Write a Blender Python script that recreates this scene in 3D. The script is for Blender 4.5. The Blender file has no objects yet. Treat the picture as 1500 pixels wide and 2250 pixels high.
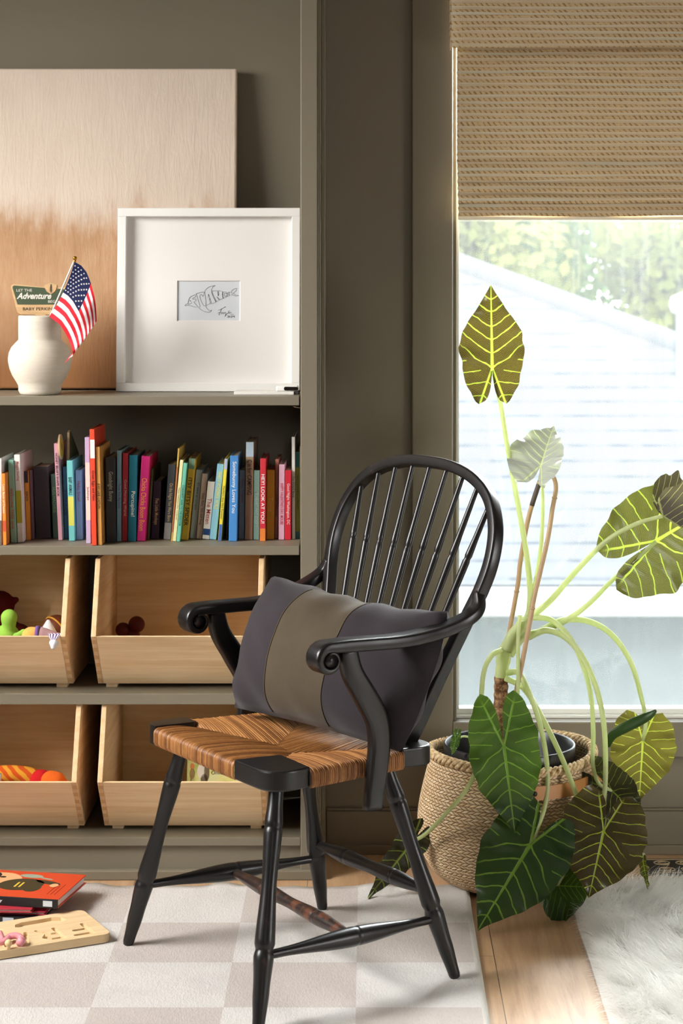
import bpy, bmesh, math, random
import numpy as np
from math import sin, cos, pi, sqrt, radians
from mathutils import Vector, Matrix

sc = bpy.context.scene
COL = sc.collection

# ---------------------------------------------------------------- camera
FPX, CU, CV, CH = 4450.0, 810.0, 610.0, 1.33      # focal length and vanishing point in pixels, eye height in metres
cam_d = bpy.data.cameras.new('camera')
cam = bpy.data.objects.new('camera', cam_d); COL.objects.link(cam)
cam.location = (0, 0, CH); cam.rotation_euler = (pi/2, 0, 0)
cam_d.sensor_fit = 'VERTICAL'; cam_d.sensor_height = 36.0
cam_d.lens = FPX/2250*36.0
cam_d.shift_x = -60/2250; cam_d.shift_y = -515/2250
cam_d.dof.use_dof = True; cam_d.dof.focus_distance = 4.05; cam_d.dof.aperture_fstop = 7.0
cam_d.clip_end = 200
sc.camera = cam

# ---------------------------------------------------------------- exposure, sky, sun, daylight, added fill lamps
sc.view_settings.view_transform = 'Standard'; sc.view_settings.look = 'None'
sc.view_settings.gamma = 1.0; sc.view_settings.use_curve_mapping = False
sc.view_settings.exposure = 0.0
WORLD_STRENGTH, SUN_STRENGTH, KEY_W, FILL_W, BACK_W, RIGHT_W = 8.0, 4.0, 76, 15, 660, 14
w = bpy.data.worlds.new('sky'); sc.world = w; w.use_nodes = True
bg = w.node_tree.nodes['Background']; bg.inputs[0].default_value = (.90, .96, 1.0, 1); bg.inputs[1].default_value = WORLD_STRENGTH
sd = bpy.data.lights.new('sun', 'SUN'); sd.energy = SUN_STRENGTH; sd.angle = radians(3); sd.color = (1, .97, .92)
so = bpy.data.objects.new('sun', sd); COL.objects.link(so); so.rotation_euler = (radians(38), 0, radians(-12))

def area(name, loc, aim, sx, sy, watts, color, spread=180):
    d = bpy.data.lights.new(name, 'AREA'); d.shape = 'RECTANGLE'; d.size = sx; d.size_y = sy; d.energy = watts; d.color = color; d.spread = radians(spread)
    o = bpy.data.objects.new(name, d); COL.objects.link(o); o.location = loc
    o.rotation_euler = (Vector(aim)-Vector(loc)).to_track_quat('-Z', 'Y').to_euler()
    return o
area('daylight_left_window', (-2.5, 3.30, 1.7), (-.1, 4.15, .05), 1.4, 1.4, KEY_W, (1, .985, .96), 98)
area('rear_fill', (.4, -2.15, 1.6), (-.2, 4, .8), 2.4, 1.6, FILL_W, (1, .98, .95))  # soft fill added behind the camera, no window there
area('right_fill', (2.9, 2.6, .8), (.75, 4.68, .1), 1.0, .9, RIGHT_W, (1, .985, .96), 85)  # fill added to lift the baseboard and panel under the window

area('window_boost', (1.15, 5.75, 2.12), (.5, 3.7, 0), 1.7, .9, BACK_W, (.97, .985, 1))  # added lamp outside the glass, boosts the sky light on floor and plant

# ---------------------------------------------------------------- small helpers
def P(u, v, Y): return Vector(((u-CU)*Y/FPX, Y, CH-(v-CV)*Y/FPX))
def lin(c): 
    c = c/255.0
    return c/12.92 if c <= .04045 else ((c+.055)/1.055)**2.4
def S(r, g, b): return (lin(r), lin(g), lin(b), 1)

class G:
    """tiny node-graph helper"""
    def __init__(s, name):
        s.m = bpy.data.materials.new(name); s.m.use_nodes = True
        s.t = s.m.node_tree; s.n = s.t.nodes; s.l = s.t.links
        s.bsdf = s.n['Principled BSDF']; s.out = s.n['Material Output']
    def node(s, kind, **kw):
        n = s.n.new(kind)
        for k, v in kw.items(): setattr(n, k, v)
        return n
    def put(s, sock, v):
        if isinstance(v, bpy.types.NodeSocket): s.l.new(v, sock)
        elif v is not None: sock.default_value = v
    def math(s, op, a, b=None, c=None, clamp=False):
        n = s.node('ShaderNodeMath', operation=op, use_clamp=clamp)
        s.put(n.inputs[0], a); s.put(n.inputs[1], b)
        if c is not None: s.put(n.inputs[2], c)
        return n.outputs[0]
    def mix(s, f, a, b, blend='MIX'):
        n = s.node('ShaderNodeMix', data_type='RGBA', blend_type=blend)
        s.put(n.inputs[0], f); s.put(n.inputs[6], a); s.put(n.inputs[7], b)
        return n.outputs[2]
    def coord(s, scale=(1, 1, 1), which='Object', rot=(0, 0, 0)):
        t = s.node('ShaderNodeTexCoord'); m = s.node('ShaderNodeMapping')
        m.inputs['Scale'].default_value = scale; m.inputs['Rotation'].default_value = rot
        s.l.new(t.outputs[which], m.inputs[0]); return m.outputs[0]
    def pos(s):
        return s.node('ShaderNodeNewGeometry').outputs['Position']
    def sep(s, v):
        n = s.node('ShaderNodeSeparateXYZ'); s.l.new(v, n.inputs[0]); return n.outputs
    def noise(s, vec, scale, detail=4, rough=.55, dist=0):
        n = s.node('ShaderNodeTexNoise'); s.put(n.inputs['Vector'], vec); n.inputs['Scale'].default_value = scale
        n.inputs['Detail'].default_value = detail; n.inputs['Roughness'].default_value = rough; n.inputs['Distortion'].default_value = dist
        return n.outputs[0]
    def ramp(s, f, stops):
        n = s.node('ShaderNodeValToRGB'); s.put(n.inputs[0], f); e = n.color_ramp.elements
        while len(e) < len(stops): e.new(.5)
        for q, (p, c) in zip(e, stops): q.position = p; q.color = c
        return n.outputs[0]
    def step(s, v, a, b):
        n = s.node('ShaderNodeMapRange', interpolation_type='SMOOTHSTEP'); s.put(n.inputs[0], v)
        n.inputs[1].default_value = a; n.inputs[2].default_value = b; return n.outputs[0]
    def bump(s, h, strength=.3, dist=.002):
        n = s.node('ShaderNodeBump'); n.inputs['Strength'].default_value = strength; n.inputs['Distance'].default_value = dist
        s.put(n.inputs['Height'], h); s.l.new(n.outputs[0], s.bsdf.inputs['Normal']); return n.outputs[0]
    def fin(s, color, rough=.6, spec=.5, metal=0):
        s.put(s.bsdf.inputs['Base Color'], color); s.put(s.bsdf.inputs['Roughness'], rough)
        s.bsdf.inputs['Specular IOR Level'].default_value = spec; s.bsdf.inputs['Metallic'].default_value = metal
        return s.m

_mc = {}
def plain(rgb, rough=.6, spec=.4, var=.08, metal=0, grain=90):
    k = (tuple(rgb), rough, spec, var, metal, grain)
    if k in _mc: return _mc[k]
    g = G('paint_%d_%d_%d' % tuple(rgb)); c = S(*rgb)
    nz = g.noise(g.coord(), grain, 3)
    dk = tuple(x*(1-var) for x in c[:3])+(1,); lt = tuple(min(1, x*(1+var)) for x in c[:3])+(1,)
    m = g.fin(g.mix(nz, dk, lt), rough, spec, metal); _mc[k] = m; return m

def wood(name, c0, c1, axis='X', scale=1.0, rough=.6, spec=.3, contrast=(.35, .68)):
    g = G(name); st = {'X': (1.2, 22, 22), 'Y': (22, 1.2, 22), 'Z': (22, 22, 1.2)}[axis]
    v = g.coord(tuple(a*scale for a in st))
    a = g.noise(v, 2.2, 6, .6, .6); b = g.noise(v, 9, 3, .7)
    f = g.math('ADD', g.math('MULTIPLY', a, .75), g.math('MULTIPLY', b, .25))
    col = g.ramp(f, [(contrast[0], S(*c0)), (contrast[1], S(*c1))])
    g.bump(b, .12, .001)
    return g.fin(col, rough, spec)

class MB:
    """mesh builder: collects pieces of ONE part"""
    def __init__(s): s.v = []; s.f = []; s.mi = []; s.uv = None; s.sm = []
    def add(s, vs, fs, mi=0, smooth=False):
        o = len(s.v); s.v += [tuple(p) for p in vs]
        for f in fs: s.f.append(tuple(i+o for i in f)); s.mi.append(mi); s.sm.append(smooth)
    def box(s, x0, x1, y0, y1, z0, z1, mi=0, M=None):
        vs = [Vector((x, y, z)) for z in (z0, z1) for y in (y0, y1) for x in (x0, x1)]
        if M is not None: vs = [M @ p for p in vs]
        s.add(vs, [(0, 2, 3, 1), (4, 5, 7, 6), (0, 1, 5, 4), (2, 6, 7, 3), (0, 4, 6, 2), (1, 3, 7, 5)], mi); return s
    def prism(s, pts, depth, mi=0):
        """pts: list of 3D points (planar, ordered); depth: vector"""
        n = len(pts); d = Vector(depth); a = [Vector(p) for p in pts]; b = [p+d for p in a]
        s.add(a+b, [tuple(range(n))[::-1], tuple(range(n, 2*n))]+[(i, (i+1) % n, n+(i+1) % n, n+i) for i in range(n)], mi); return s
    def tube(s, pts, rad, n=10, mi=0, cap=True, flat=None, ref=None):
        """swept tube; rad scalar/list; flat=(a,b) multiplies the two section axes"""
        pts = [Vector(p) for p in pts]; m = len(pts)
        if not hasattr(rad, '__len__'): rad = [rad]*m
        tang = [(pts[min(i+1, m-1)]-pts[max(i-1, 0)]).normalized() for i in range(m)]
        r0 = Vector(ref) if ref is not None else (Vector((0, 0, 1)) if abs(tang[0].z) < .9 else Vector((1, 0, 0)))
        vs = []; u = (r0-tang[0]*r0.dot(tang[0])).normalized(); fa, fb = flat or (1, 1)
        for i in range(m):
            if ref is not None: u = (r0-tang[i]*r0.dot(tang[i])).normalized()
            else: u = (u-tang[i]*u.dot(tang[i])).normalized()
            w_ = tang[i].cross(u)
            for k in range(n):
                t = 2*pi*k/n; vs.append(pts[i]+(u*cos(t)*fa+w_*sin(t)*fb)*rad[i])
        fs = [(i*n+k, i*n+(k+1) % n, (i+1)*n+(k+1) % n, (i+1)*n+k) for i in range(m-1) for k in range(n)]
        if cap: fs += [tuple(range(n))[::-1], tuple((m-1)*n+k for k in range(n))]
        s.add(vs, fs, mi, True); return s
    def sweep(s, pts, wid, hei, ref, n=4, mi=0):
        """rounded-rectangle sweep: wid along ref, hei along the in-plane normal"""
        pts = [Vector(p) for p in pts]; m = len(pts); R = Vector(ref).normalized(); vs = []
        if not hasattr(wid, '__len__'): wid = [wid]*m
        if not hasattr(hei, '__len__'): hei = [hei]*m
        sec = []
        for q in range(4):
            cx, cy = [(1, 1), (-1, 1), (-1, -1), (1, -1)][q]
            for k in range(n):
                t = pi/2*(q+k/(n-1)); sec.append((cx*.62+.38*cos(t), cy*.62+.38*sin(t)))
        N = len(sec)
        for i in range(m):
            t = (pts[min(i+1, m-1)]-pts[max(i-1, 0)]).normalized(); r = (R-t*R.dot(t)).normalized(); u = t.cross(r)
            for a, b in sec: vs.append(pts[i]+r*a*wid[i]/2+u*b*hei[i]/2)
        fs = [(i*N+k, i*N+(k+1) % N, (i+1)*N+(k+1) % N, (i+1)*N+k) for i in range(m-1) for k in range(N)]
        fs += [tuple(range(N))[::-1], tuple((m-1)*N+k for k in range(N))]
        s.add(vs, fs, mi, True); return s
    def lathe(s, prof, c=(0, 0, 0), n=48, mi=0, axis=None):
        c = Vector(c); vs = []; m = len(prof)
        for r, z in prof:
            for k in range(n): t = 2*pi*k/n; vs.append(c+Vector((r*cos(t), r*sin(t), z)))
        fs = [(i*n+k, i*n+(k+1) % n, (i+1)*n+(k+1) % n, (i+1)*n+k) for i in range(m-1) for k in range(n)]
        if prof[0][0] > 1e-6: fs.append(tuple(range(n))[::-1])
        if prof[-1][0] > 1e-6: fs.append(tuple((m-1)*n+k for k in range(n)))
        s.add(vs, fs, mi, True); return s
    def ball(s, c, r, sq=(1, 1, 1), n=16, mi=0):
        prof = [(max(1e-7, sin(pi*i/n)), -cos(pi*i/n)) for i in range(n+1)]
        b = MB(); b.lathe(prof, n=n*2); C = Vector(c)
        s.add([C+Vector((p[0]*r*sq[0], p[1]*r*sq[1], p[2]*r*sq[2])) for p in b.v], b.f, mi, True); return s
    def grid(s, fn, nu, nv, mi=0, smooth=True, mif=None):
        o = len(s.v)
        for i in range(nu+1):
            for j in range(nv+1): s.v.append(tuple(fn(i/nu, j/nv)))
        for i in range(nu):
            for j in range(nv):
                a = o+i*(nv+1)+j; s.f.append((a, a+nv+1, a+nv+2, a+1)); s.sm.append(smooth)
                s.mi.append(mif((i+.5)/nu, (j+.5)/nv) if mif else mi)
        return s
    def text(s, body, M, width=None, height=None, shear=0, bold=0, mi=0, spacing=1.0, extrude=0):
        """lettering lying in M's XY plane, centred on the origin, fitted into width x height"""
        vs, fs = text_mesh(body, shear, bold, spacing)
        if not vs: return s
        xs = [p[0] for p in vs]; ys = [p[1] for p in vs]
        kx = width/(max(xs)-min(xs)); ky = height/(max(ys)-min(ys))
        if kx > ky*1.15: kx = ky*1.15
        cx, cy = (max(xs)+min(xs))/2, (max(ys)+min(ys))/2
        s.add([M @ Vector(((p[0]-cx)*kx, (p[1]-cy)*ky, 0)) for p in vs], fs, mi); return s
    def build(s, name, mats, parent=None, world=True, bevel=0, smooth=None, kind=None, seg=2):
        me = bpy.data.meshes.new(name); me.from_pydata(s.v, [], s.f)
        if not isinstance(mats, (list, tuple)): mats = [mats]
        for m in mats: me.materials.append(m)
        me.polygons.foreach_set('material_index', s.mi)
        sm = s.sm if smooth is None else [smooth]*len(s.f)
        me.polygons.foreach_set('use_smooth', sm); me.update()
        o = bpy.data.objects.new(name, me); COL.objects.link(o)
        if bevel:
            b = o.modifiers.new('bevel', 'BEVEL'); b.width = bevel; b.segments = seg; b.limit_method = 'ANGLE'
        if parent is not None:
            o.parent = parent
            if world: o.matrix_parent_inverse = WM(parent).inverted()
        if kind: o['kind'] = kind
        return o

def WM(o):
    m = o.matrix_basis if o.parent is None else None
    if o.parent is None:
        return Matrix.LocRotScale(o.location, o.rotation_euler, o.scale)
    return WM(o.parent) @ o.matrix_parent_inverse @ Matrix.LocRotScale(o.location, o.rotation_euler, o.scale)

_tc = {}
def text_mesh(body, shear=0, bold=0, spacing=1.0):
    k = (body, shear, bold, spacing)
    if k in _tc: return _tc[k]
    c = bpy.data.curves.new('lettering', 'FONT'); c.body = body; c.size = 1; c.shear = shear; c.offset = bold
    c.space_character = spacing; c.resolution_u = 3
    o = bpy.data.objects.new('lettering', c); COL.objects.link(o)
    me = bpy.data.meshes.new_from_object(o.evaluated_get(bpy.context.evaluated_depsgraph_get()))
    vs = [tuple(v.co) for v in me.vertices]; fs = [tuple(p.vertices) for p in me.polygons]
    bpy.data.objects.remove(o); bpy.data.curves.remove(c); bpy.data.meshes.remove(me)
    _tc[k] = (vs, fs); return vs, fs

def tag(o, label, cat, group=None, kind=None):
    o['label'] = label; o['category'] = cat
    if group: o['group'] = group
    if kind: o['kind'] = kind
    return o
def thing(name, label, cat, loc=(0, 0, 0), rot=(0, 0, 0), group=None):
    o = bpy.data.objects.new(name, None); COL.objects.link(o); o.empty_display_size = .05
    o.location = loc; o.rotation_euler = rot
    return tag(o, label, cat, group)
def struct(o, label=None):
    o['kind'] = 'structure'
    return o
def catmull(pts, n=8):
    pts = [Vector(p) for p in pts]; out = []; q = [pts[0]*2-pts[1]]+pts+[pts[-1]*2-pts[-2]]
    for i in range(1, len(q)-2):
        a, b, c, d = q[i-1:i+3]
        for k in range(n):
            t = k/n
            out.append(.5*((2*b)+(c-a)*t+(2*a-5*b+4*c-d)*t*t+(3*b-a-3*c+d)*t**3))
    out.append(pts[-1]); return out
def interp(x, xs, ys):
    return float(np.interp(x, xs, ys))

# ---------------------------------------------------------------- shared materials
PAINT = None
def paint(name, rgb, rough=.42, spec=.4):
    g = G(name); nz = g.noise(g.coord(), 130, 3); lo = g.noise(g.coord(), 1.3, 2); c = S(*rgb)
    col = g.mix(lo, tuple(x*.95 for x in c[:3])+(1,), tuple(x*1.05 for x in c[:3])+(1,))
    g.bump(nz, .08, .001); return g.fin(col, rough, spec)
PAINT = paint('taupe_paint', (122, 114, 97))
WHITE = plain((236, 234, 230), .4, .4, .02)
PINE_X = wood('pale_wood_across', (226, 190, 142), (246, 222, 184), 'X', 1, .55)
PINE_Y = wood('pale_wood_deep', (206, 168, 122), (232, 200, 158), 'Y', 1, .55)
# ================================================================ THE ROOM
YW, YF = 4.69, 4.4736            # back wall face; bookcase front
# floor: oak planks running towards the back wall
g = G('oak_planks')
x, y, z = g.sep(g.pos())
cmb = g.node('ShaderNodeCombineXYZ'); g.l.new(g.math('ADD', y, .83), cmb.inputs[0]); g.l.new(g.math('SUBTRACT', x, .2455), cmb.inputs[1])
br = g.node('ShaderNodeTexBrick'); g.l.new(cmb.outputs[0], br.inputs[0]); br.offset = .37
br.inputs['Scale'].default_value = 1; br.inputs['Brick Width'].default_value = 1.6; br.inputs['Row Height'].default_value = .19
br.inputs['Mortar Size'].default_value = .0008; br.inputs['Color1'].default_value = (.3, .3, .3, 1); br.inputs['Color2'].default_value = (.7, .7, .7, 1); br.inputs['Mortar'].default_value = (0, 0, 0, 1)
shade = g.sep(br.outputs[0])[0]
v = g.coord((16, 1.1, 1), 'Object')
off = g.node('ShaderNodeVectorMath', operation='ADD'); g.l.new(v, off.inputs[0]); g.l.new(br.outputs[0], off.inputs[1])
n1 = g.noise(off.outputs[0], 1.6, 5, .6, 1.4); n2 = g.noise(v, 14, 3, .7)
col = g.ramp(g.math('ADD', g.math('MULTIPLY', n1, .7), g.math('MULTIPLY', n2, .3)), [(.32, S(150, 114, 82)), (.5, S(182, 146, 110)), (.7, S(204, 172, 136))])
col = g.mix(g.step(br.outputs['Fac'], .2, .8), col, S(70, 50, 35))
col = g.mix(g.math('MULTIPLY', shade, .35), col, S(196, 162, 126))
g.bump(n2, .1, .001); OAK = g.fin(col, g.math('ADD', g.math('MULTIPLY', n2, .16), .24), .5)
def grid_floor(): return MB().box(-2.7, 3.1, -2.3, YW+.13, -.1, 0)
struct(grid_floor().build('floor', OAK))

CEIL = paint('ceiling_white', (226, 222, 214), .8, .2)
struct(MB().box(-2.7, 3.1, -2.3, 5.0, 2.75, 2.85).build('ceiling', CEIL))
ROOMW = paint('room_wall', (134, 127, 112), .7, .25)
struct(MB().box(3.0, 3.1, -2.3, 5.0, -.1, 2.75).build('wall_right', ROOMW))
struct(MB().box(-2.7, -2.6, -2.3, 5.0, -.1, 2.75).build('wall_left', ROOMW))
struct(MB().box(-2.7, 3.1, -2.3, -2.2, -.1, 2.75).build('wall_front', ROOMW))
# back wall: around the window opening, and behind the built-in
WX0, WX1, WZ0, WZ1 = .197, 1.75, .304, 2.42
m = MB(); m.box(-.1136, WX0, YW, YW+.13, 0, 2.75); m.box(WX0, WX1, YW, YW+.13, 0, WZ0); m.box(WX0, WX1, YW, YW+.13, WZ1, 2.75); m.box(WX1, 3.0, YW, YW+.13, 0, 2.75)
m.box(-2.6, -.1136, 4.845, 4.95, 0, 2.75)
struct(m.build('wall_back', PAINT))
# window casing, jambs, sash, glass
cz = .0815; cy0, cy1 = 4.672, YW
m = MB(); m.box(.0997, .194, cy0, cy1, .2224, WZ1+.09)
struct(m.build('trim_1', PAINT, bevel=.003))
m = MB(); m.box(.194, WX1+.003, cy0, cy1, .2224, .3043)
struct(m.build('trim_2', PAINT, bevel=.003))
m = MB(); m.box(WX1+.003, WX1+.097, cy0, cy1, .2224, WZ1+.09); struct(m.build('trim_3', PAINT, bevel=.003))
m = MB(); m.box(.194, WX1+.003, cy0, cy1, WZ1, WZ1+.09); struct(m.build('trim_4', PAINT, bevel=.003))
win = struct(MB().box(WX0, WX0+.006, YW, 4.80, WZ0, WZ1).box(WX1-.006, WX1, YW, 4.80, WZ0, WZ1).box(WX0+.006, WX1-.006, YW, 4.80, WZ1-.006, WZ1).build('window_1', PAINT, bevel=.001))
SASH = plain((222, 222, 216), .35, .4, .02)
MB().box(WX0+.006, WX1-.006, 4.715, 4.80, WZ0, .3105).box(WX0+.006, WX1-.006, 4.735, 4.775, .3105, .322).box(WX0+.006, WX0+.014, 4.735, 4.775, .322, WZ1-.006).box(WX1-.04, WX1-.006, 4.735, 4.775, .322, WZ1-.006).box(WX0+.014, WX1-.04, 4.735, 4.775, WZ1-.04, WZ1-.006).build('sash_frame', SASH, win, bevel=.0015)
g = G('window_glass')
tr = g.node('ShaderNodeBsdfTransparent'); tr.inputs[0].default_value = (.97, .985, .98, 1)
gl = g.node('ShaderNodeBsdfGlossy'); gl.inputs['Roughness'].default_value = .01
fr = g.node('ShaderNodeFresnel'); fr.inputs[0].default_value = 1.45
mx = g.node('ShaderNodeMixShader'); g.l.new(fr.outputs[0], mx.inputs[0]); g.l.new(tr.outputs[0], mx.inputs[1]); g.l.new(gl.outputs[0], mx.inputs[2])
df = g.node('ShaderNodeBsdfTranslucent'); df.inputs[0].default_value = (.9, .93, .95, 1)
streak = g.noise(g.coord((30, 1, 1.5)), 3, 3); zz = g.sep(g.pos())[2]
haze = g.math('MULTIPLY', g.math('ADD', g.math('MULTIPLY', g.step(streak, .4, .9), .008), .016), 1.0)  # even glare haze mixed into the pane, plus faint streaks
mx2 = g.node('ShaderNodeMixShader'); g.l.new(haze, mx2.inputs[0]); g.l.new(mx.outputs[0], mx2.inputs[1]); g.l.new(df.outputs[0], mx2.inputs[2])
g.l.new(mx2.outputs[0], g.out.inputs[0]); g.n.remove(g.bsdf)
GLASS = g.m
MB().box(WX0+.010, WX1-.02, 4.752, 4.757, .318, WZ1-.02).build('glass_pane', GLASS, win)
# baseboard under the window
zb = CH-(1783-CV)*4.675/FPX
m = MB(); m.box(-.098, 3.0, 4.676, YW, 0, zb); m.box(-.098, 3.0, 4.680, YW, zb, zb+.006); m.box(-.098, 3.0, 4.666, 4.676, 0, .022)
struct(m.build('baseboard_back', PAINT, bevel=.002))

# ================================================================ BUILT-IN BOOKCASE
bc = thing('bookcase', 'tall built-in taupe bookcase with four shelves at the left of the room', 'bookcase', (-.72, YF, 0))
XL, XR = -2.30, -.1508; YB = 4.825
def zs(vtop): return CH-(vtop-CV)*YF/FPX
Z1, Z2, Z3, Z4 = zs(870.5), zs(1199.5), zs(1524), zs(1840)
TH = .0205
m = MB(); m.box(XR, -.1136, YF, YB, .0, 2.74); m.build('side_panel', PAINT, bc, bevel=.002)
m = MB(); m.box(XL-.037, XL, YF, YB, 0, 2.74); m.build('side_panel', PAINT, bc, bevel=.002)
MB().box(XL, XR, YB, YB+.015, 0, 2.74).build('back_panel', PAINT, bc)
for zt, a in ((Z1, 0), (Z2, 0), (Z3, .004)):
    MB().box(XL, XR-.003, YF, YB, zt-TH-a, zt).build('shelf', PAINT, bc, bevel=.0015)
MB().box(XL, XR, YF, YB, Z4-.019, Z4).build('bottom_shelf', PAINT, bc, bevel=.0015)
MB().box(XL, XR, YF, YB, 2.3, 2.32).build('shelf', PAINT, bc, bevel=.0015)
m = MB(); m.box(XL, XR, YF+.012, YF+.03, 0, Z4-.019); m.build('toe_kick', PAINT, bc)
zk = CH-(1911-CV)*YF/FPX
MB().box(XL-.037, -.102, YF-.007, YF+.012, 0, zk).box(-.1136, -.102, YF+.012, YW, 0, zk).build('base_moulding', PAINT, bc, bevel=.003)
MB().box(-.1136, -.1075, YF+.035, YW-.001, zk, 2.74).box(-.1075, -.099, YF+.10, YW-.001, zk, 2.74).box(-.1136, -.1110, YF+.01, YF+.035, zk, 2.74).build('scribe_moulding', PAINT, bc, bevel=.003)
MB().tube([(XR-.018, YF+.012, Z1-TH-.002), (XR-.010, YF+.010, Z1-TH-.0045), (XR-.001, YF+.010, Z1-TH-.006)], .0011, 6).build('shelf_pin', plain((190, 180, 165), .3, .5, .02, 1), bc)

# ================================================================ SHELF ONE: canvas, framed drawing, vase ...
g = G('abstract_canvas')
x, y, z = g.sep(g.pos())
n1 = g.noise(g.coord((1, 1, .45)), 3.2, 6, .62, .4); n2 = g.noise(g.coord((1, 1, .35)), 22, 4, .6); n3 = g.noise(g.coord((3, 1, .4)), 26, 4, .7, 1)
edge = g.math('ADD', z, g.math('ADD', g.math('MULTIPLY', g.math('SUBTRACT', n1, .5), .34), g.math('MULTIPLY', g.math('SUBTRACT', n2, .5), .16)))
k = g.step(edge, 1.53, 1.41)
stain = g.ramp(g.math('ADD', g.math('MULTIPLY', n1, .6), g.math('MULTIPLY', n2, .4)), [(.30, S(152, 112, 78)), (.5, S(188, 148, 112)), (.66, S(208, 174, 140))])
low = g.mix(g.step(z, 1.33, 1.10), stain, S(134, 92, 58))
cream = g.mix(n2, S(212, 194, 177), S(226, 210, 193))
g.bump(n3, .35, .004)
CANV = g.fin(g.mix(k, cream, low), .85, .15)
can = thing('canvas_painting', 'large unframed cream and rust abstract canvas leaning at the back of the shelf', 'painting', (-.71, 4.72, Z1))
def lean_box(mb, x0, x1, yb, yt, z0, z1, t0, t1, mi=0):
    """slab leaning back: front face from (yb,z0) to (yt,z1); t0..t1 = depth range behind the front face"""
    d = Vector((0, yt-yb, z1-z0)); L = d.length; d.normalize(); nrm = Vector((0, d.z, -d.y))
    M = Matrix.Translation((0, yb, z0)) @ Matrix(((1, 0, 0, 0), (0, nrm.y, d.y, 0), (0, nrm.z, d.z, 0), (0, 0, 0, 1)))
    return M, L
cz1 = CH+(610-150)*4.78/FPX
M, L = lean_box(None, 0, 0, 4.708, 4.785, Z1+.004, cz1, 0, 0)
MB().box(-1.13, -.3117, 0, .032, 0, L, M=M).build('canvas', CANV, can, bevel=.004)

fx0, fx1 = -.5793, -.1585
fr_ = thing('framed_drawing', 'square white frame with a small line drawing in a wide white mat', 'picture frame', ((fx0+fx1)/2, 4.66, Z1))
fz1 = CH+(610-457)*4.685/FPX
M, L = lean_box(None, 0, 0, 4.640, 4.678, Z1+.001, fz1, 0, 0)
bw = .0195; D = .026
FRW = plain((238, 236, 231), .35, .45, .015)
m = MB(); m.box(fx0, fx1, 0, D, 0, bw, M=M); m.box(fx0, fx1, 0, D, L-bw, L, M=M); m.box(fx0, fx0+bw, 0, D, bw, L-bw, M=M); m.box(fx1-bw, fx1, 0, D, bw, L-bw, M=M)
m.build('frame', FRW, fr_, bevel=.0012)
MATW = plain((232, 228, 224), .8, .2, .01)
px = lambda u: (u-256)/(658-256)*(fx1-fx0)+fx0
pz = lambda v_: (862-v_)/(862-457)*L
ax0, ax1, az0, az1 = px(386), px(526), pz(706), pz(616.5)
m = MB(); y0, y1 = D-.006, D-.003
o4 = [(fx0+bw, bw), (fx1-bw, bw), (fx1-bw, L-bw), (fx0+bw, L-bw)]; i4 = [(ax0, az0), (ax1, az0), (ax1, az1), (ax0, az1)]
i4b = [(ax0+.0016, az0+.0016), (ax1-.0016, az0+.0016), (ax1-.0016, az1-.0016), (ax0+.0016, az1-.0016)]
vs = [M @ Vector((a_, y0, b_)) for a_, b_ in o4+i4]+[M @ Vector((a_, y1, b_)) for a_, b_ in i4b+o4]
m.add(vs, [(i, (i+1) % 4, 4+(i+1) % 4, 4+i) for i in range(4)]+[(4+i, 4+(i+1) % 4, 8+(i+1) % 4, 8+i) for i in range(4)]+[(8+i, 8+(i+1) % 4, 12+(i+1) % 4, 12+i) for i in range(4)])
m.build('mat', MATW, fr_)
PAPER = plain((206, 210, 214), .7, .2, .02)
pap = MB().box(ax0-.003, ax1+.003, y1+.0003, y1+.0012, az0-.003, az1+.003, M=M).build('paper', PAPER, fr_)
INK = plain((58, 58, 62), .6, .3, .02)
def dz(a, b): return M @ Vector((px(360+a/7.5), y1-.0001, pz(580+b/7.5)))
lines = [
 [(325,690),(345,665),(378,650),(382,610),(395,570),(425,535),(495,505),(500,540),(450,570),(455,582),(505,575),(508,610),(470,625),(548,715),(500,712),(440,695),(380,680),(345,690),(325,690)],
 [(375,665),(410,660),(440,645),(430,635)], [(405,600),(420,605),(428,618),(412,612),(405,600)],
 [(510,490),(540,580),(560,640),(575,690),(572,715),(558,728),(600,760),(660,790),(710,800),(755,790),(772,762),(755,772),(720,765),(690,735),(665,690),(640,690),(620,665),(590,600),(572,545),(575,510),(600,500),(620,535),(640,505),(640,460),(580,470),(520,490),(508,488)],
 [(655,445),(690,400),(740,370),(830,352),(790,375),(765,420),(765,470),(790,540),(838,630),(770,658),(745,585),(738,560),(728,570),(745,655),(672,688),(672,600),(660,510),(652,450)],
 [(716,495),(730,550),(708,550),(716,495)],
 [(772,445),(862,440),(875,530),(885,500),(880,440),(950,452),(942,500),(955,570),(905,590),(862,545),(850,540),(895,600),(845,622),(800,530),(772,450)],
 [(950,460),(1012,462),(1010,490),(985,480),(970,510),(985,535),(1012,520),(1015,542),(965,565),(948,520),(952,470)],
 [(1025,480),(1065,462),(1062,480),(1040,490),(1060,500),(1040,512),(1066,505),(1062,525),(1022,535),(1025,480)],
 [(1088,470),(1100,440),(1140,410),(1185,398),(1180,430),(1150,465),(1120,475),(1140,492),(1160,510),(1215,520),(1180,530),(1130,520),(1085,510),(1125,495),(1088,472)],
 [(875,765),(915,755),(1000,705)], [(930,735),(915,790),(888,850)], [(865,815),(920,795),(945,800),(925,830),(950,805),(975,800),(960,825),(1000,800),(1002,830),(988,868),(1020,825),(1060,800)],
 [(1065,775),(1045,785),(1045,805),(1075,805),(1098,795)], [(1050,812),(1085,830),(1140,836)],
 [(1030,855),(1045,850),(1050,862),(1030,884),(1055,882)], [(1062,860),(1078,862),(1076,882),(1060,880),(1062,860)], [(1090,855),(1105,852),(1108,865),(1090,884),(1112,882)], [(1125,852),(1122,870),(1148,868)], [(1145,855),(1142,888)]]
m = MB()
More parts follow.
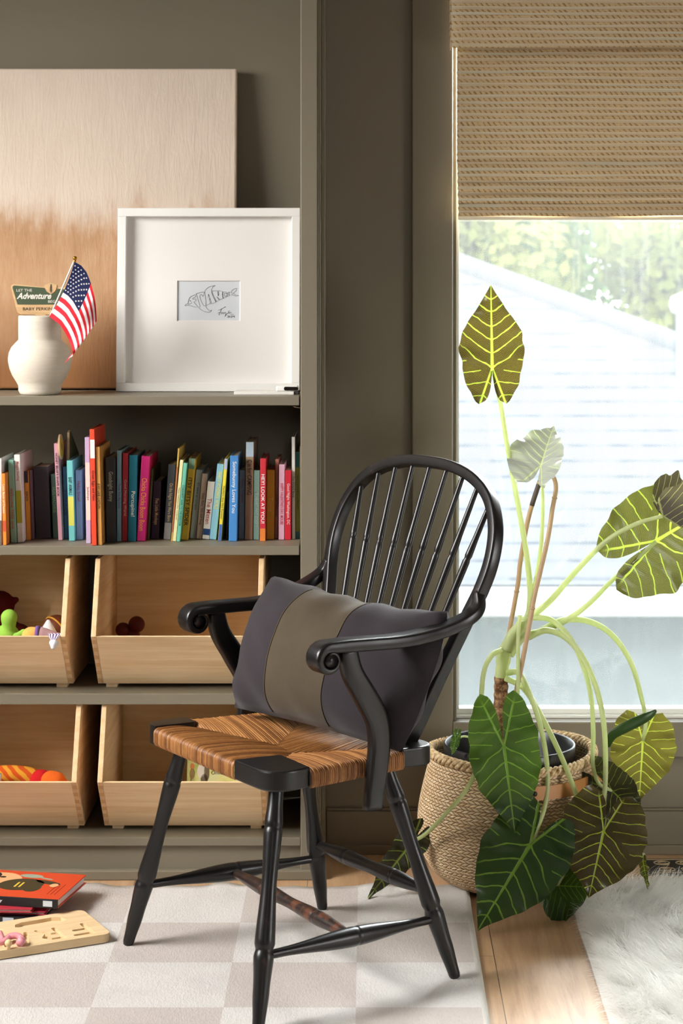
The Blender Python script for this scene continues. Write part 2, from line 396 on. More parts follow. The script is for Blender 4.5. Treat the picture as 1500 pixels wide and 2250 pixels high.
for ln in lines:
    m.tube([dz(a, b) for a, b in ln], .00034, 5)
m.build('line_drawing', INK, pap)

# white notebook and small white box on the shelf end
nb = thing('notebook', 'thin white notebook lying at the right end of the picture shelf', 'notebook', (-.235, 4.54, Z1))
MB().box(-.3015, -.1675, 4.527, 4.60, Z1, Z1+.0072).build('cover', plain((226, 223, 216), .5, .3, .02), nb, bevel=.001)
MB().box(-.1675, -.1570, 4.530, 4.60, Z1+.0003, Z1+.0068).build('elastic_spine', plain((60, 56, 52), .7, .3, .05), nb, bevel=.001)
bx = thing('small_box', 'small white box with a black oval window on top of the white notebook', 'box', (-.183, 4.55, Z1+.0072))
MB().box(-.208, -.158, 4.535, 4.575, Z1+.0074, Z1+.0185).build('body', plain((244, 243, 240), .3, .5, .01), bx, bevel=.003)
pts = [(-.178+.0125*(1 if cos(t) > 0 else -1)+.0035*cos(t)+.004, 4.5348, Z1+.0133+.0042*sin(t)) for t in [2*pi*i/24+.001 for i in range(24)]]
MB().prism(pts, (0, -.0006, 0)).build('oval_window', plain((28, 24, 20), .15, .6, .1), bx)

# vase
k = 4.543/FPX; vx, vy = (87.7-CU)*k, 4.543
prof_px = [(0, 867), (40, 867), (44, 864), (46.7, 858), (47, 847), (52, 838), (60, 825), (66, 810), (69, 795), (69.3, 788), (67.5, 775), (62, 763), (54, 754), (47.8, 748), (46.6, 745), (46.9, 720), (46.9, 697), (46, 694), (43.5, 693), (41, 695), (40.5, 720), (41, 745), (60, 770), (62, 800), (45, 845), (0, 850)]
g = G('cream_stoneware'); n1 = g.noise(g.coord((1, 1, 6)), 30, 4); n2 = g.noise(g.coord(), 260, 3)
g.bump(g.math('ADD', n1, g.math('MULTIPLY', n2, .6)), .35, .0015)
STONE = g.fin(g.mix(n1, S(204, 193, 176), S(220, 210, 195)), .8, .2)
vase = MB().lathe([(r*k, (867-v_)*k) for r, v_ in prof_px], (0, 0, 0), 64).build('vase', STONE); vase.location = (vx, vy, Z1)
tag(vase, 'round bellied cream stoneware vase on the top visible shelf', 'vase')

# wooden sign standing in the vase
q = lambda a, b, Y: P(a/5.357, 540+b/5.357, Y)
sg = thing('wooden_sign', 'green and tan wooden plaque with white script standing in the vase mouth', 'sign', (vx, 4.55, Z1+.17))
YS = 4.552
def shape(mb, pts, Y, dY, mi=0): return mb.prism([q(a, b, Y) for a, b in pts], (0, dY, 0), mi)
TANW = wood('plaque_wood', (196, 158, 112), (222, 188, 142), 'X', 2, .6)
out = [(160,450),(145,455),(130,470),(126,492),(200,770),(212,790),(235,803),(255,806),(745,806),(775,800),(795,780),(870,520),(860,505),(840,500),(675,480),(672,462),(600,430),(525,460),(520,486),(200,452)]
m = MB(); shape(m, out, YS, .005); m.box(vx-.012, vx+.012, YS+.0003, YS+.004, Z1+.07, q(0, 803, YS).z)
m.build('plaque', TANW, sg, bevel=.0006)
GRN = plain((72, 84, 62), .6, .3, .06)
shape(MB(), [(165,468),(150,478),(148,495),(205,690),(790,690),(840,522),(680,505),(655,545),(600,572),(545,540),(520,495),(200,470)], YS-.0012, .0012).build('green_field', GRN, sg)
shape(MB(), [(600,432),(670,460),(660,510),(640,545),(602,566),(560,545),(530,505),(526,462)], YS-.002, .0008).build('shield', TANW, sg)
LET = plain((226, 220, 208), .6, .3, .03); BLK = plain((38, 34, 30), .6, .3, .05)
def letters(mb, txt, a0, a1, b, h, Y, **kw):
    c = q((a0+a1)/2, b, Y); wdt = (a1-a0)/5.357*Y/FPX
    mb.text(txt, Matrix.Translation(c) @ Matrix.Rotation(pi/2, 4, 'X'), wdt, h/5.357*Y/FPX, **kw)
m = MB(); letters(m, 'LET THE', 185, 385, 524, 30, YS-.0015); letters(m, 'Adventure', 195, 605, 590, 75, YS-.0016, shear=.35, bold=.03); letters(m, 'BEGINS', 555, 735, 656, 30, YS-.0015)
m.build('white_lettering', LET, sg)
m = MB(); letters(m, 'BABY PERKINS', 257, 655, 743, 36, YS-.0004); m.build('dark_lettering', BLK, sg)
m = MB()
shape(m, [(597,450),(603,450),(604,552),(596,552)], YS-.0025, .0004)
for i, (ww, b) in enumerate([(12,465),(18,478),(22,492),(25,506),(28,520),(22,533)]):
    shape(m, [(600,b-8),(600+ww,b+6),(600,b+1),(600-ww,b+6)], YS-.0025, .0004)
m.build('tree_emblem', BLK, sg)

# stick flag standing in the vase
fl = thing('stick_flag', 'small stars and stripes hand flag on a white stick in the vase', 'flag', (vx+.02, 4.50, Z1+.17))
top, rim = q(880, 160, 4.432), q(598, 812, 4.505)
MB().tube([top, rim, rim+(rim-top)*.42], .0019, 10).build('stick', plain((236, 234, 228), .4, .4, .02), fl)
MB().ball(top+Vector((.0006, 0, .0025)), .0048).lathe([(.0030, -.006), (.0034, -.004), (.0026, -.002)], top, 16).build('gold_finial', plain((206, 150, 40), .22, .6, .03, 1), fl)
rows = {0: [(875,188),(955,232),(1020,312),(1070,440),(1110,590),(1126,690),(1134,790),(1138,885)],
        .54: [(742,552),(800,590),(858,655),(925,772),(965,865),(990,950),(1003,1020),(1005,1085)],
        1: [(578,832),(640,880),(700,925),(765,1020),(805,1100),(833,1170),(850,1230),(862,1284)]}
tb = [0, .14, .27, .4, .55, .7, .85, 1]
def flagpt(a, b):
    p = {r: Vector((interp(b, tb, [t[0] for t in rr]), interp(b, tb, [t[1] for t in rr]))) for r, rr in rows.items()}
    A, B, C = p[0], p[.54], p[1]; m_ = .54
    la = (a-m_)*(a-1)/((0-m_)*(0-1)); lb = (a-0)*(a-1)/((m_-0)*(m_-1)); lc = (a-0)*(a-m_)/((1-0)*(1-m_))
    c = A*la+B*lb+C*lc
    Y = (1-b)*(4.434+.050*a)+b*4.466-.008*b*(1-b)*4+.006*sin(b*9+a*3)*b
    return q(c.x, c.y, Y)
def fmat(a, b):
    if b < .405 and a < 7/13: return 2
    return 0 if int(a*13) % 2 == 0 else 1
g = G('flag_red'); fs1 = g.fin(S(200, 34, 48), .7, .2); fs2 = plain((232, 226, 226), .7, .2, .02); fs3 = plain((21, 29, 68), .7, .2, .04)
m = MB(); m.grid(flagpt, 52, 50, mif=fmat)
st = 0
for rI in range(9):
    for cI in range(6 if rI % 2 == 0 else 5):
        a = (rI+1)/10*(7/13); b = ((cI*2+(1 if rI % 2 == 0 else 2))/12)*.405
        c = flagpt(a, b)+Vector((0, -.0007, 0)); R = .0026
        da = (flagpt(a-.02, b)-flagpt(a+.02, b)).normalized()
        dx = Vector((da.z, 0, -da.x)).normalized()
        if rI == 0 or cI == 0: R = .0022
        vs = [c+(dx*sin(2*pi*i/10)+da*cos(2*pi*i/10))*(R if i % 2 == 0 else R*.42) for i in range(10)]
        m.add(vs+[c], [(i, (i+1) % 10, 10) for i in range(10)], 1)
o = m.build('cloth', [fs1, fs2, fs3], fl)
m = MB(); m.prism([q(862, 1284, 4.470), q(848, 1262, 4.475), q(752, 1390, 4.480)], (0, .0008, 0)); m.prism([q(855, 1275, 4.4695), q(856, 1300, 4.4705), q(800, 1330, 4.473)], (0, .0006, 0), 1)
m.build('folded_corner', [fs1, fs2], fl)
# ================================================================ SHELF TWO: the row of picture books
PAGES = plain((196, 182, 158), .85, .2, .06)
BG = 'books on the middle shelf'
# frame (A: zoom of 0,920; B: zoom of 330,920), spine-foot x0,x1, spine-head x0,x1, head y, foot y, spine rgb, title, title rgb, span, bands[(t0,t1,rgb)], label, cover-depth
BOOKS = [
 ('A', 0, 18, 0, 13, 375, 1188, (214,212,210), '', None, None, [(.72,1,(70,66,64))], 'white sliver of a book at the far left edge of the book row', .15),
 ('A', 24, 80, 14, 62, 517, 1192, (222,136,52), 'Little Book of Cheese', (246,232,200), (.11,.60), [(.66,.81,(206,84,52))], 'small orange book with pale title, second from the left of the row', .13),
 ('A', 88, 160, 57, 135, 392, 1170, (136,182,160), 'welcome little one', (190,60,58), (.32,.85), [], 'mint book with red handwritten title beside the small orange book', .17),
 ('A', 162, 235, 124, 201, 340, 1167, (224,222,214), 'Maggie Sterling', (196,92,84), (.08,.30), [(.41,.78,(176,168,44))], 'white book with an olive band across its spine', .17),
 ('A', 237, 292, 213, 272, 495, 1146, (214,140,48), 'BIRDS', (40,32,24), (.23,.50), [(.0,.17,(44,38,48))], 'orange book titled BIRDS in black capitals', .14),
 ('A', 294, 326, 270, 303, 487, 1140, (112,96,108), '', None, None, [], 'narrow mauve book between the BIRDS book and the wide charcoal one', .14),
 ('A', 332, 480, 300, 455, 455, 1132, (62,60,63), '', None, None, [], 'wide charcoal grey book with a blank spine', .12),
 ('A', 500, 548, 478, 527, 525, 1130, (70,98,84), 'HUG MACHINE', (120,160,120), (.2,.6), [], 'dusky green book left of the tall pink honey bear book', .12),
 ('A', 550, 594, 506, 546, 235, 1146, (216,160,172), "HONEY BEAR'S SHAPE BOOK", (60,44,48), (.10,.55), [], 'tall pink board book with a die-cut yellow disc showing behind its spine', .12),
 ('A', 603, 646, 586, 632, 452, 1130, (84,110,148), 'SEASIDE PLACES', (50,70,100), (.2,.8), [], 'dusky blue book right of the tall pink honey bear book', .13),
 ('A', 650, 706, 621, 697, 395, 1153, (112,190,186), 'BABY ANIMALS', (40,60,64), (.21,.43), [(.45,.81,(208,208,92))], 'aqua book with a yellow band on its spine', .16),
 ('A', 720, 776, 700, 766, 486, 1142, (150,178,204), 'Hello, Snow!', (176,62,84), (.16,.45), [], 'light blue book with a red Hello Snow title', .15),
 ('A', 808, 860, 797, 842, 176, 1176, (176,166,196), 'Jackalope', (70,58,76), (.46,.60), [(.24,.78,(232,206,196))], 'tall lavender book with a pale pink label on the spine', .17),
 ('A', 863, 912, 843, 890, 102, 1197, (222,74,48), 'Green Eggs and Ham', (44,30,28), (.35,.62), [(.09,.25,(228,224,220))], 'tallest red-orange book with a white patch near the top of its spine', .18),
 ('A', 920, 962, 897, 938, 266, 1193, (216,156,84), 'JUST LIKE CAITLIN', (44,32,24), (.33,.67), [], 'tan orange book leaning right beside the tallest red-orange book', .18),
 ('A', 1000, 1090, 986, 1088, 365, 1167, (56,57,58), 'Goodnight Bunny', (196,192,180), (.17,.52), [], 'charcoal book titled Goodnight Bunny in pale letters', .15),
 ('A', 1097, 1142, 1094, 1147, 300, 1157, (136,172,186), 'Thank You Big Sister', (94,72,140), (.36,.64), [], 'narrow pale blue book with a purple title', .17),
 ('A', 1146, 1198, 1152, 1215, 325, 1157, (178,44,54), 'Good Morning World', (226,186,178), (.25,.76), [], 'dark red book titled Good Morning World', .17),
 ('A', 1202, 1280, 1208, 1300, 345, 1158, (28,112,132), 'Porcupine!', (236,234,226), (.37,.76), [], 'teal book with a bold white Porcupine title', .16),
 ('A', 1284, 1370, 1330, 1420, 356, 1156, (190,32,106), 'Chicka Chicka Boom Boom', (232,150,64), (.26,.88), [], 'thick magenta book with an orange title leaning right', .17),
 ('A', 1378, 1406, 1424, 1450, 470, 1140, (78,84,52), '', None, None, [], 'thin dark green book tucked right of the thick magenta book', .17),
 ('B', 0, 88, 24, 102, 592, 1135, (52,36,72), 'Five Little Monkeys', (214,186,150), (.3,.75), [], 'short dark purple book with a tan title', .14),
 ('B', 120, 196, 172, 240, 436, 1138, (56,62,70), 'On the Night You Were Born', (176,158,128), (.25,.76), [(.78,1,(128,130,130))], 'slate book with a grey lower spine leaning right', .17),
 ('B', 197, 208, 257, 279, 281, 1157, (206,170,84), '', None, None, [(.2,.9,(180,96,70))], 'very thin gold-edged book leaning against the cream one', .16),
 ('B', 210, 243, 281, 312, 390, 1157, (236,222,168), "Happy Valentine's Day, Corduroy!", (120,104,72), (.3,.78), [], 'narrow cream book leaning right beside the mint one', .16),
 ('B', 246, 282, 314, 350, 420, 1160, (112,190,164), 'CORDUROY GOES TO THE DOCTOR', (44,70,72), (.28,.80), [], 'narrow mint book with dark capitals leaning right', .16),
 ('B', 288, 352, 360, 428, 378, 1147, (202,158,44), 'ITSY BITSY SPIDER', (48,36,18), (.18,.88), [(.0,.13,(112,140,112))], 'mustard book titled ITSY BITSY SPIDER with a green top band', .17),
 ('B', 370, 430, 432, 490, 485, 1132, (142,158,162), 'If I were an octopus', (60,70,76), (.19,.58), [], 'grey blue book leaning right after the mustard spider book', .16),
 ('B', 432, 485, 488, 540, 520, 1135, (186,166,156), 'Sleep Baby, Safe and Snug', (96,62,60), (.3,.78), [], 'dusty pink book leaning left of the cream book', .16),
 ('B', 488, 556, 538, 614, 596, 1138, (224,216,204), 'The Mitten', (176,58,60), (.29,.74), [(.82,.93,(34,66,112))], 'cream book titled The Mitten with a blue square at the foot', .15),
 ('B', 558, 620, 630, 695, 430, 1142, (126,180,208), 'WHAT A WONDERFUL WORLD', (214,210,120), (.1,.6), [], 'sky blue book with a yellow title leaning right', .16),
 ('B', 624, 680, 700, 748, 380, 1152, (228,206,64), 'Pacifiers Are Not Forever', (70,60,44), (.29,.78), [(.0,.13,(172,178,208)),(.80,1,(72,104,172))], 'yellow book with lilac top and blue foot leaning right', .17),
 ('B', 708, 735, 714, 740, 690, 1130, (92,74,76), '', None, None, [], 'short dark mauve book hidden behind the yellow and bright blue books', .12),
 ('B', 738, 815, 751, 830, 350, 1156, (70,132,194), 'Somebunny Loves You', (234,236,238), (.07,.67), [], 'bright blue book titled Somebunny Loves You', .16),
 ('B', 832, 886, 841, 893, 485, 1136, (132,142,152), 'Hello, Virginia!', (150,66,84), (.13,.48), [], 'grey blue book with a red Hello Virginia title', .15),
 ('B', 890, 964, 898, 978, 222, 1142, (160,138,110), 'C is for CAMPING', (42,34,30), (.18,.54), [(.0,.15,(176,196,208))], 'tall tan book titled C is for CAMPING', .18),
 ('B', 970, 1028, 977, 1032, 487, 1142, (118,164,148), 'MY HEART MAY ZOOM', (160,196,180), (.3,.8), [], 'dull mint book right of the tall camping book', .15),
 ('B', 1031, 1085, 1035, 1092, 376, 1152, (206,52,64), 'HEY! LOOK AT YOU!', (244,240,236), (.17,.81), [(.85,1,(226,130,56))], 'red book with big white HEY LOOK AT YOU lettering', .16),
 ('B', 1092, 1168, 1096, 1172, 482, 1137, (206,152,40), 'Tomie', (226,180,90), (.4,.6), [], 'plain mustard book right of the HEY LOOK AT YOU book', .15),
 ('B', 1171, 1204, 1177, 1208, 384, 1130, (190,124,104), 'VALENTINE\'S DAY', (140,60,54), (.36,.78), [], 'salmon book left of the pale pink one', .16),
 ('B', 1208, 1262, 1211, 1269, 432, 1142, (230,178,198), "HAPPY VALENTINE'S DAY, MOUSE!", (206,62,90), (.25,.80), [], 'pale pink book with dark pink capitals', .15),
 ('B', 1266, 1325, 1271, 1328, 488, 1142, (206,40,58), 'Good Night Washington, DC', (246,224,220), (.19,.78), [], 'red book titled Good Night Washington DC near the right end', .15),
 ('B', 1334, 1364, 1331, 1364, 172, 1136, (220,214,206), 'The FOOT Book', (60,66,90), (.36,.62), [(.22,.36,(226,222,216))], 'tall narrow white book near the right end of the row', .17),
 ('B', 1369, 1405, 1367, 1403, 312, 1130, (142,138,52), "There's a WOCKET in my POCKET!", (44,44,36), (.26,.66), [(.0,.18,(46,110,120)),(.92,1,(46,110,120))], 'olive book with teal ends at the right of the row', .17),
 ('B', 1408, 1420, 1407, 1418, 262, 1130, (226,218,190), '', None, None, [], 'cream sliver of a book against the right side panel', .17),
]
ZS2 = Z2
def book_geo(b):
    ox = 0 if b[0] == 'A' else 330
    vb = 920+b[6]/4.286; vt = 920+b[5]/4.286
    Y = FPX*(CH-ZS2)/(vb-CV)
    Y = min(max(Y, YF+.004), YB-.16)
    X = lambda a: (ox+a/4.286-CU)*Y/FPX
    h = (vb-vt)*Y/FPX
    xb0, xb1, xt0, xt1 = X(b[1]), X(b[2]), X(b[3]), X(b[4])
    return [xb0, xb1, xt0, xt1, h, Y]
geo = [book_geo(b) for b in BOOKS]
# neighbours share their contact line
for i in range(len(geo)-1):
    a, c = geo[i], geo[i+1]; hh = min(a[4], c[4])
    for (l, r) in ((1, 0),):
        o_ = a[1]-c[0]
        if o_ > -.0004: a[1] -= o_/2+.0003; c[0] += o_/2+.0003
    ra = a[1]+(a[3]-a[1])*hh/a[4]; lc = c[0]+(c[2]-c[0])*hh/c[4]
    o_ = ra-lc
    if o_ > -.0004:
        a[3] -= (o_/2+.0003)*a[4]/hh; c[2] += (o_/2+.0003)*c[4]/hh
def fit_title(m, txt, x0, x1, ztop, zbot, col, y, **kw):
    L = ztop-zbot; wth = (x1-x0)
    M = Matrix.Translation(((x0+x1)/2, y, (ztop+zbot)/2)) @ Matrix.Rotation(pi/2, 4, 'X') @ Matrix.Rotation(-pi/2, 4, 'Z')
    m.text(txt, M, L, wth, **kw)
for b, (xb0, xb1, xt0, xt1, h, Y) in zip(BOOKS, geo):
    lean = math.atan2((xt0+xt1-xb0-xb1)/2, h)
    t = max(.0032, min(xb1-xb0, xt1-xt0)*cos(lean)*.985); hl = h/cos(lean)
    # root at the resting corner of the spine foot
    xr = xb1-(xb1-xb0-t/cos(lean))/2 if lean > 0 else xb0+(xb1-xb0-t/cos(lean))/2
    root = thing('book', b[12], 'book', (xr, Y, ZS2+.0003), (0, lean, 0), BG)
    x0, x1 = (-t, 0) if lean > 0 else (0, t)
    dep = min(b[13], YB-Y-.004); cv = min(.0022, t*.2)
    cov = plain(b[7], .42, .4, .03)
    m = MB(); m.box(x0, x1, 0, cv, 0, hl); m.box(x0, x0+cv, cv, dep, 0, hl); m.box(x1-cv, x1, cv, dep, 0, hl)
    m.build('cover', cov, root, world=False, bevel=min(.0012, cv*.5))
    MB().box(x0+cv, x1-cv, cv, dep-.003, .003, hl-.003).build('page_block', PAGES, root, world=False)
    for (t0, t1, rgb) in b[11]:
        MB().box(x0+.0004, x1-.0004, -.0003, .0005, hl*(1-t1), hl*(1-t0)).build('spine_band', plain(rgb, .45, .4, .03), root, world=False)
    if b[8]:
        m = MB(); s0, s1 = b[10]; pad = t*.20
        fit_title(m, b[8], x0+pad, x1-pad, hl*(1-s0), hl*(1-s1), b[9], -.0006, bold=.012 if b[8].isupper() or b[8] in ('Porcupine!',) else .004)
        m.build('title', plain(b[9], .5, .3, .02), root, world=False)
    if 'die-cut' in b[12]:
        c = Vector((x1+.0005, .024, hl*.955)); pts = []
        for i in range(40):
            a = 2*pi*i/40; pts.append((x1+.0003, c.y+.030*cos(a), c.z+.0285*sin(a)))
        TAN = plain((214, 186, 140), .7, .3, .03); 
        MB().prism(pts, (.004, 0, 0)).build('die_cut_page', TAN, root, world=False)
        MB().prism([(x1+.0043, c.y+.022*cos(2*pi*i/30), c.z+.022*sin(2*pi*i/30)) for i in range(30)], (.0006, 0, 0)).build('yellow_disc', plain((206, 186, 56), .5, .3, .03), root, world=False)
        MB().prism([(x1+.0048, c.y+.004*cos(2*pi*i/16), c.z+.008*sin(2*pi*i/16)) for i in range(16)], (.0004, 0, 0)).build('disc_centre', plain((96, 60, 40), .5, .3, .03), root, world=False)
# olive die-cut board book behind
YO = 4.62; po = lambda a, bb, Y: P(a/4.286, 920+bb/4.286, Y)
ob = thing('book', 'olive board book with a tan edge and slanted top behind the aqua book', 'book', (po(660, 0, YO).x, YO, ZS2), (0, 0, 0), BG)
X0 = po(634, 0, YO).x; zt = po(0, 112, YO).z; zl = po(0, 280, YO).z
MB().prism([(X0, YO, ZS2+.0003), (X0, YO+.14, ZS2+.0003), (X0, YO+.14, zl-.02), (X0, YO+.012, zt), (X0, YO, zt-.004)], (.0045, 0, 0)).build('board_pages', plain((206, 178, 134), .7, .3, .03), ob)
MB().prism([(X0+.0046, YO+.001, ZS2+.0003), (X0+.0046, YO+.14, ZS2+.0003), (X0+.0046, YO+.14, zl-.021), (X0+.0046, YO+.013, zt-.002), (X0+.0046, YO+.001, zt-.006)], (.0012, 0, 0)).build('cover', plain((96, 98, 56), .5, .3, .04), ob)

# ================================================================ TOY BINS
def profile(zf):     # side-panel outline (y, z) above the shelf surface zf
    return [(4.530, zf+.011), (4.410, zf+.137), (4.486, zf+.297), (4.785, zf+.297), (4.785, zf+.011)]
def make_bin(x0, x1, zf, label):
    pr = profile(zf); w_ = .0112
    b = thing('toy_bin', label, 'storage bin', ((x0+x1)/2, 4.53, zf), group='pale wooden toy bins')
    for xa in (x0, x1-w_):
        MB().prism([(xa, y, z) for y, z in pr], (w_, 0, 0)).build('side_panel', PINE_Y, b, bevel=.0012)
    xa, xb = x0+w_, x1-w_
    a0, a1 = Vector((0, *pr[0])), Vector((0, *pr[1])); d = (a1-a0).normalized(); n = Vector((0, d.z, -d.y))
    m = MB(); m.prism([(xa, a0.y, a0.z), (xa, a1.y, a1.z), (xa, a1.y+.013, a1.z), (xa, a0.y+.013, a0.z)], (xb-xa, 0, 0))
    m.build('front_panel', PINE_X, b, bevel=.001)
    MB().box(xa, xb, 4.773, 4.784, zf+.011, zf+.296).build('back_panel', PINE_X, b, bevel=.001)
    MB().box(xa, xb, 4.545, 4.773, zf+.011, zf+.020).build('base_panel', PINE_X, b)
    # finger joints showing as darker end grain on the front corners
    END = plain((204, 162, 114), .7, .2, .05)
    for xa_, xb_ in ((x0+.0006, x0+w_-.0004), (x1-w_+.0004, x1-.0006)):
        m = MB()
        for k in range(6):
            p0 = a0+(a1-a0)*(k+.25)/6.2; p1 = a0+(a1-a0)*(k+.75)/6.2; o_ = -n*(-1)*.0003*0+Vector((0, -d.z*.0004, d.y*.0004))*1
            m.prism([(xa_, p0.y-.0005, p0.z), (xb_, p0.y-.0005, p0.z), (xb_, p1.y-.0005, p1.z), (xa_, p1.y-.0005, p1.z)], (0, .0004, 0))
        m.build('finger_joint', END, b)
    for xf in (x0+.016, x1-.040):
        MB().box(xf, xf+.024, 4.545, 4.60, zf+.0003, zf+.011).build('foot', PINE_X, b)
    return b
make_bin(-1.035, -.6604, Z3, 'wooden toy bin at upper left with a green soft toy showing over its front')
make_bin(-.6050, -.2320, Z3, 'wooden toy bin at upper right, behind the arm of the black chair')
make_bin(-1.010, -.6360, Z4, 'wooden toy bin at lower left with orange and red soft toys inside')
make_bin(-.5910, -.2250, Z4, 'wooden toy bin at lower right holding a picture book, behind the chair leg')

# ---- toys
def blob(name, spheres, matl, parent=None, world=True, vox=.004, smooth=6):
    m = MB()
    for c, r, *sq in spheres: m.ball(c, r, sq[0] if sq else (1, 1, 1), 10)
    o = m.build(name, matl, parent, world)
    r = o.modifiers.new('remesh', 'REMESH'); r.mode = 'VOXEL'; r.voxel_size = vox; r.use_smooth_shade = True
    s_ = o.modifiers.new('smooth', 'SMOOTH'); s_.iterations = smooth
    return o
def plush(rgb): return plain(rgb, .95, .1, .12, 0, 400)
k = 4.5/FPX
t = thing('soft_toy', 'lime green soft toy with a round head peeking over the upper left bin', 'soft toy', tuple(P(18, 1500, 4.50)), group='soft toys in the bins')
blob('body', [(P(20, 1357, 4.50), 19*k), (P(20, 1362, 4.50), 18*k), (P(20, 1375, 4.50), 15*k), (P(16, 1400, 4.51), 29*k), (P(-5, 1405, 4.51), 30*k), (P(18, 1432, 4.53), 34*k), (P(14, 1458, 4.56), 32*k)], plush((136, 176, 70)), t)
blob('arm', [(P(52, 1389, 4.475), 8*k), (P(45, 1393, 4.48), 8*k), (P(36, 1398, 4.485), 9*k)], plush((130, 170, 70)), t, vox=.003)
t = thing('soft_doll', 'lying soft doll with orange head and a purple striped hat hanging over the bin front', 'soft toy', tuple(P(80, 1400, 4.47)), group='soft toys in the bins')
blob('head', [(P(68, 1398, 4.46), 21*k), (P(76, 1396, 4.46), 19*k)], plush((226, 160, 84)), t)
m = MB(); m.tube([P(79, 1397, 4.462), P(87, 1397, 4.462)], 21.5*k, 24); m.build('purple_band', plush((112, 84, 140)), t)
m = MB(); m.tube([P(87, 1398, 4.462), P(100, 1400, 4.462), P(118, 1402, 4.455), P(134, 1396, 4.447)], [20.5*k, 19*k, 15*k, 5*k], 20); m.build('body', plush((150, 118, 118)), t)
# hanging striped hat: flattened cone over the bin lip
pts = [P(120, 1392, 4.430), P(119, 1396, 4.412), P(118, 1400, 4.398), P(117, 1409, 4.394)]
m = MB(); nseg = 24; o_ = 0
for a in range(nseg):
    mi = a % 2; ring = []
    for p_, rr in zip(pts, (14*k, 13*k, 10*k, 5*k)):
        for aa in (a, a+1): ring.append(p_+Vector((cos(2*pi*aa/nseg)*rr, sin(2*pi*aa/nseg)*rr*.28, 0)))
    m.add(ring, [(2*i, 2*i+1, 2*i+3, 2*i+2) for i in range(3)], mi, True)
m.build('striped_hat', [plush((226, 218, 226)), plush((96, 70, 120))], t)
blob('pompom', [(P(118, 1414, 4.392), 8.5*k), (P(114, 1412, 4.392), 6*k), (P(123, 1414, 4.393), 6*k), (P(117, 1421, 4.391), 6*k)], plush((236, 234, 236)), t, vox=.002, smooth=2)
o = MB().tube([P(104, 1396, 4.56), P(106, 1378, 4.56), P(106, 1362, 4.56)], [26*k, 13*k, 3*k], 20).build('cone_toy', plush((212, 210, 214))); tag(o, 'white felt cone standing behind the orange-headed doll', 'toy')
t = thing('toy_ball', 'dark brown ball with a yellow stripe in the right corner of the upper left bin', 'ball', tuple(P(122, 1382, 4.62)))
MB().ball(P(124, 1384, 4.62), 34*k, n=20).build('ball', plain((104, 52, 28), .5, .3, .05), t)
m = MB(); c = P(124, 1384, 4.62); ax = Vector((.55, .5, .4)).normalized(); e1 = ax.cross(Vector((0, 0, 1))).normalized(); e2 = ax.cross(e1)
m.tube([c+(e1*cos(2*pi*i/40)+e2*sin(2*pi*i/40))*34*k for i in range(41)], .0022, 6); m.build('yellow_stripe', plain((206, 150, 50), .5, .3, .05), t)
o = blob('soft_toy', [(P(0, 1330, 4.70), 34*k), (P(20, 1322, 4.70), 12*k), (P(35, 1318, 4.70), 8*k), (P(-10, 1390, 4.70), 55*k), (P(40, 1400, 4.70), 32*k), (P(60, 1410, 4.70), 22*k)], plush((84, 22, 20))); tag(o, 'dark red soft toy in the shadow behind the lime green one', 'soft toy', 'soft toys in the bins')
for u_, v_, r_, lb in ((270, 1384, 17, 'leftmost of the dark red balls in the upper right bin'), (300, 1372, 19, 'upper right one of the dark red balls in the upper right bin'), (292, 1398, 17, 'lowest of the dark red balls in the upper right bin')):
    o = MB().ball(P(u_, v_, 4.70), r_*k, n=16).build('toy_ball', plain((88, 26, 26), .5, .3, .05)); tag(o, lb, 'ball', 'dark red balls in the bin')
t = thing('soft_snake', 'orange and yellow striped curled soft toy in the lower left bin', 'soft toy', tuple(P(40, 1740, 4.52)), group='soft toys in the bins')
g = G('orange_stripes'); wv = g.node('ShaderNodeTexWave'); g.l.new(g.coord((1, 1, 2.2), rot=(0, .5, 0)), wv.inputs[0]); wv.inputs['Scale'].default_value = 14; wv.inputs['Distortion'].default_value = 3
STR = g.fin(g.ramp(wv.outputs[1], [(.4, S(186, 76, 28)), (.55, S(200, 138, 44))]), .95, .1)
m = MB(); m.tube(catmull([P(-60, 1712, 4.52), P(-10, 1703, 4.52), P(40, 1702, 4.52), P(78, 1712, 4.52), P(95, 1740, 4.53)], 8), 20*k, 18); m.build('body', STR, t)
o = MB().tube(catmull([P(30, 1745, 4.57), P(10, 1722, 4.57), P(-30, 1715, 4.57)], 6), 18*k, 16).build('tail', STR, t)
t = thing('soft_toy', 'red and orange soft toy beside the striped curled one in the lower left bin', 'soft toy', tuple(P(120, 1740, 4.50)), group='soft toys in the bins')
blob('body', [(P(90, 1717, 4.51), 27*k), (P(104, 1722, 4.51), 26*k)], plush((176, 30, 32)), t)
blob('head', [(P(122, 1719, 4.49), 24*k), (P(136, 1727, 4.49), 17*k), (P(112, 1716, 4.49), 23*k)], plush((200, 92, 32)), t)
o = MB().tube([P(-6, 1722, 4.47), P(-2, 1700, 4.47)], [8*k, 6*k], 14).build('white_toy', plush((214, 212, 214))); tag(o, 'small white toy at the left edge of the lower left bin', 'toy')
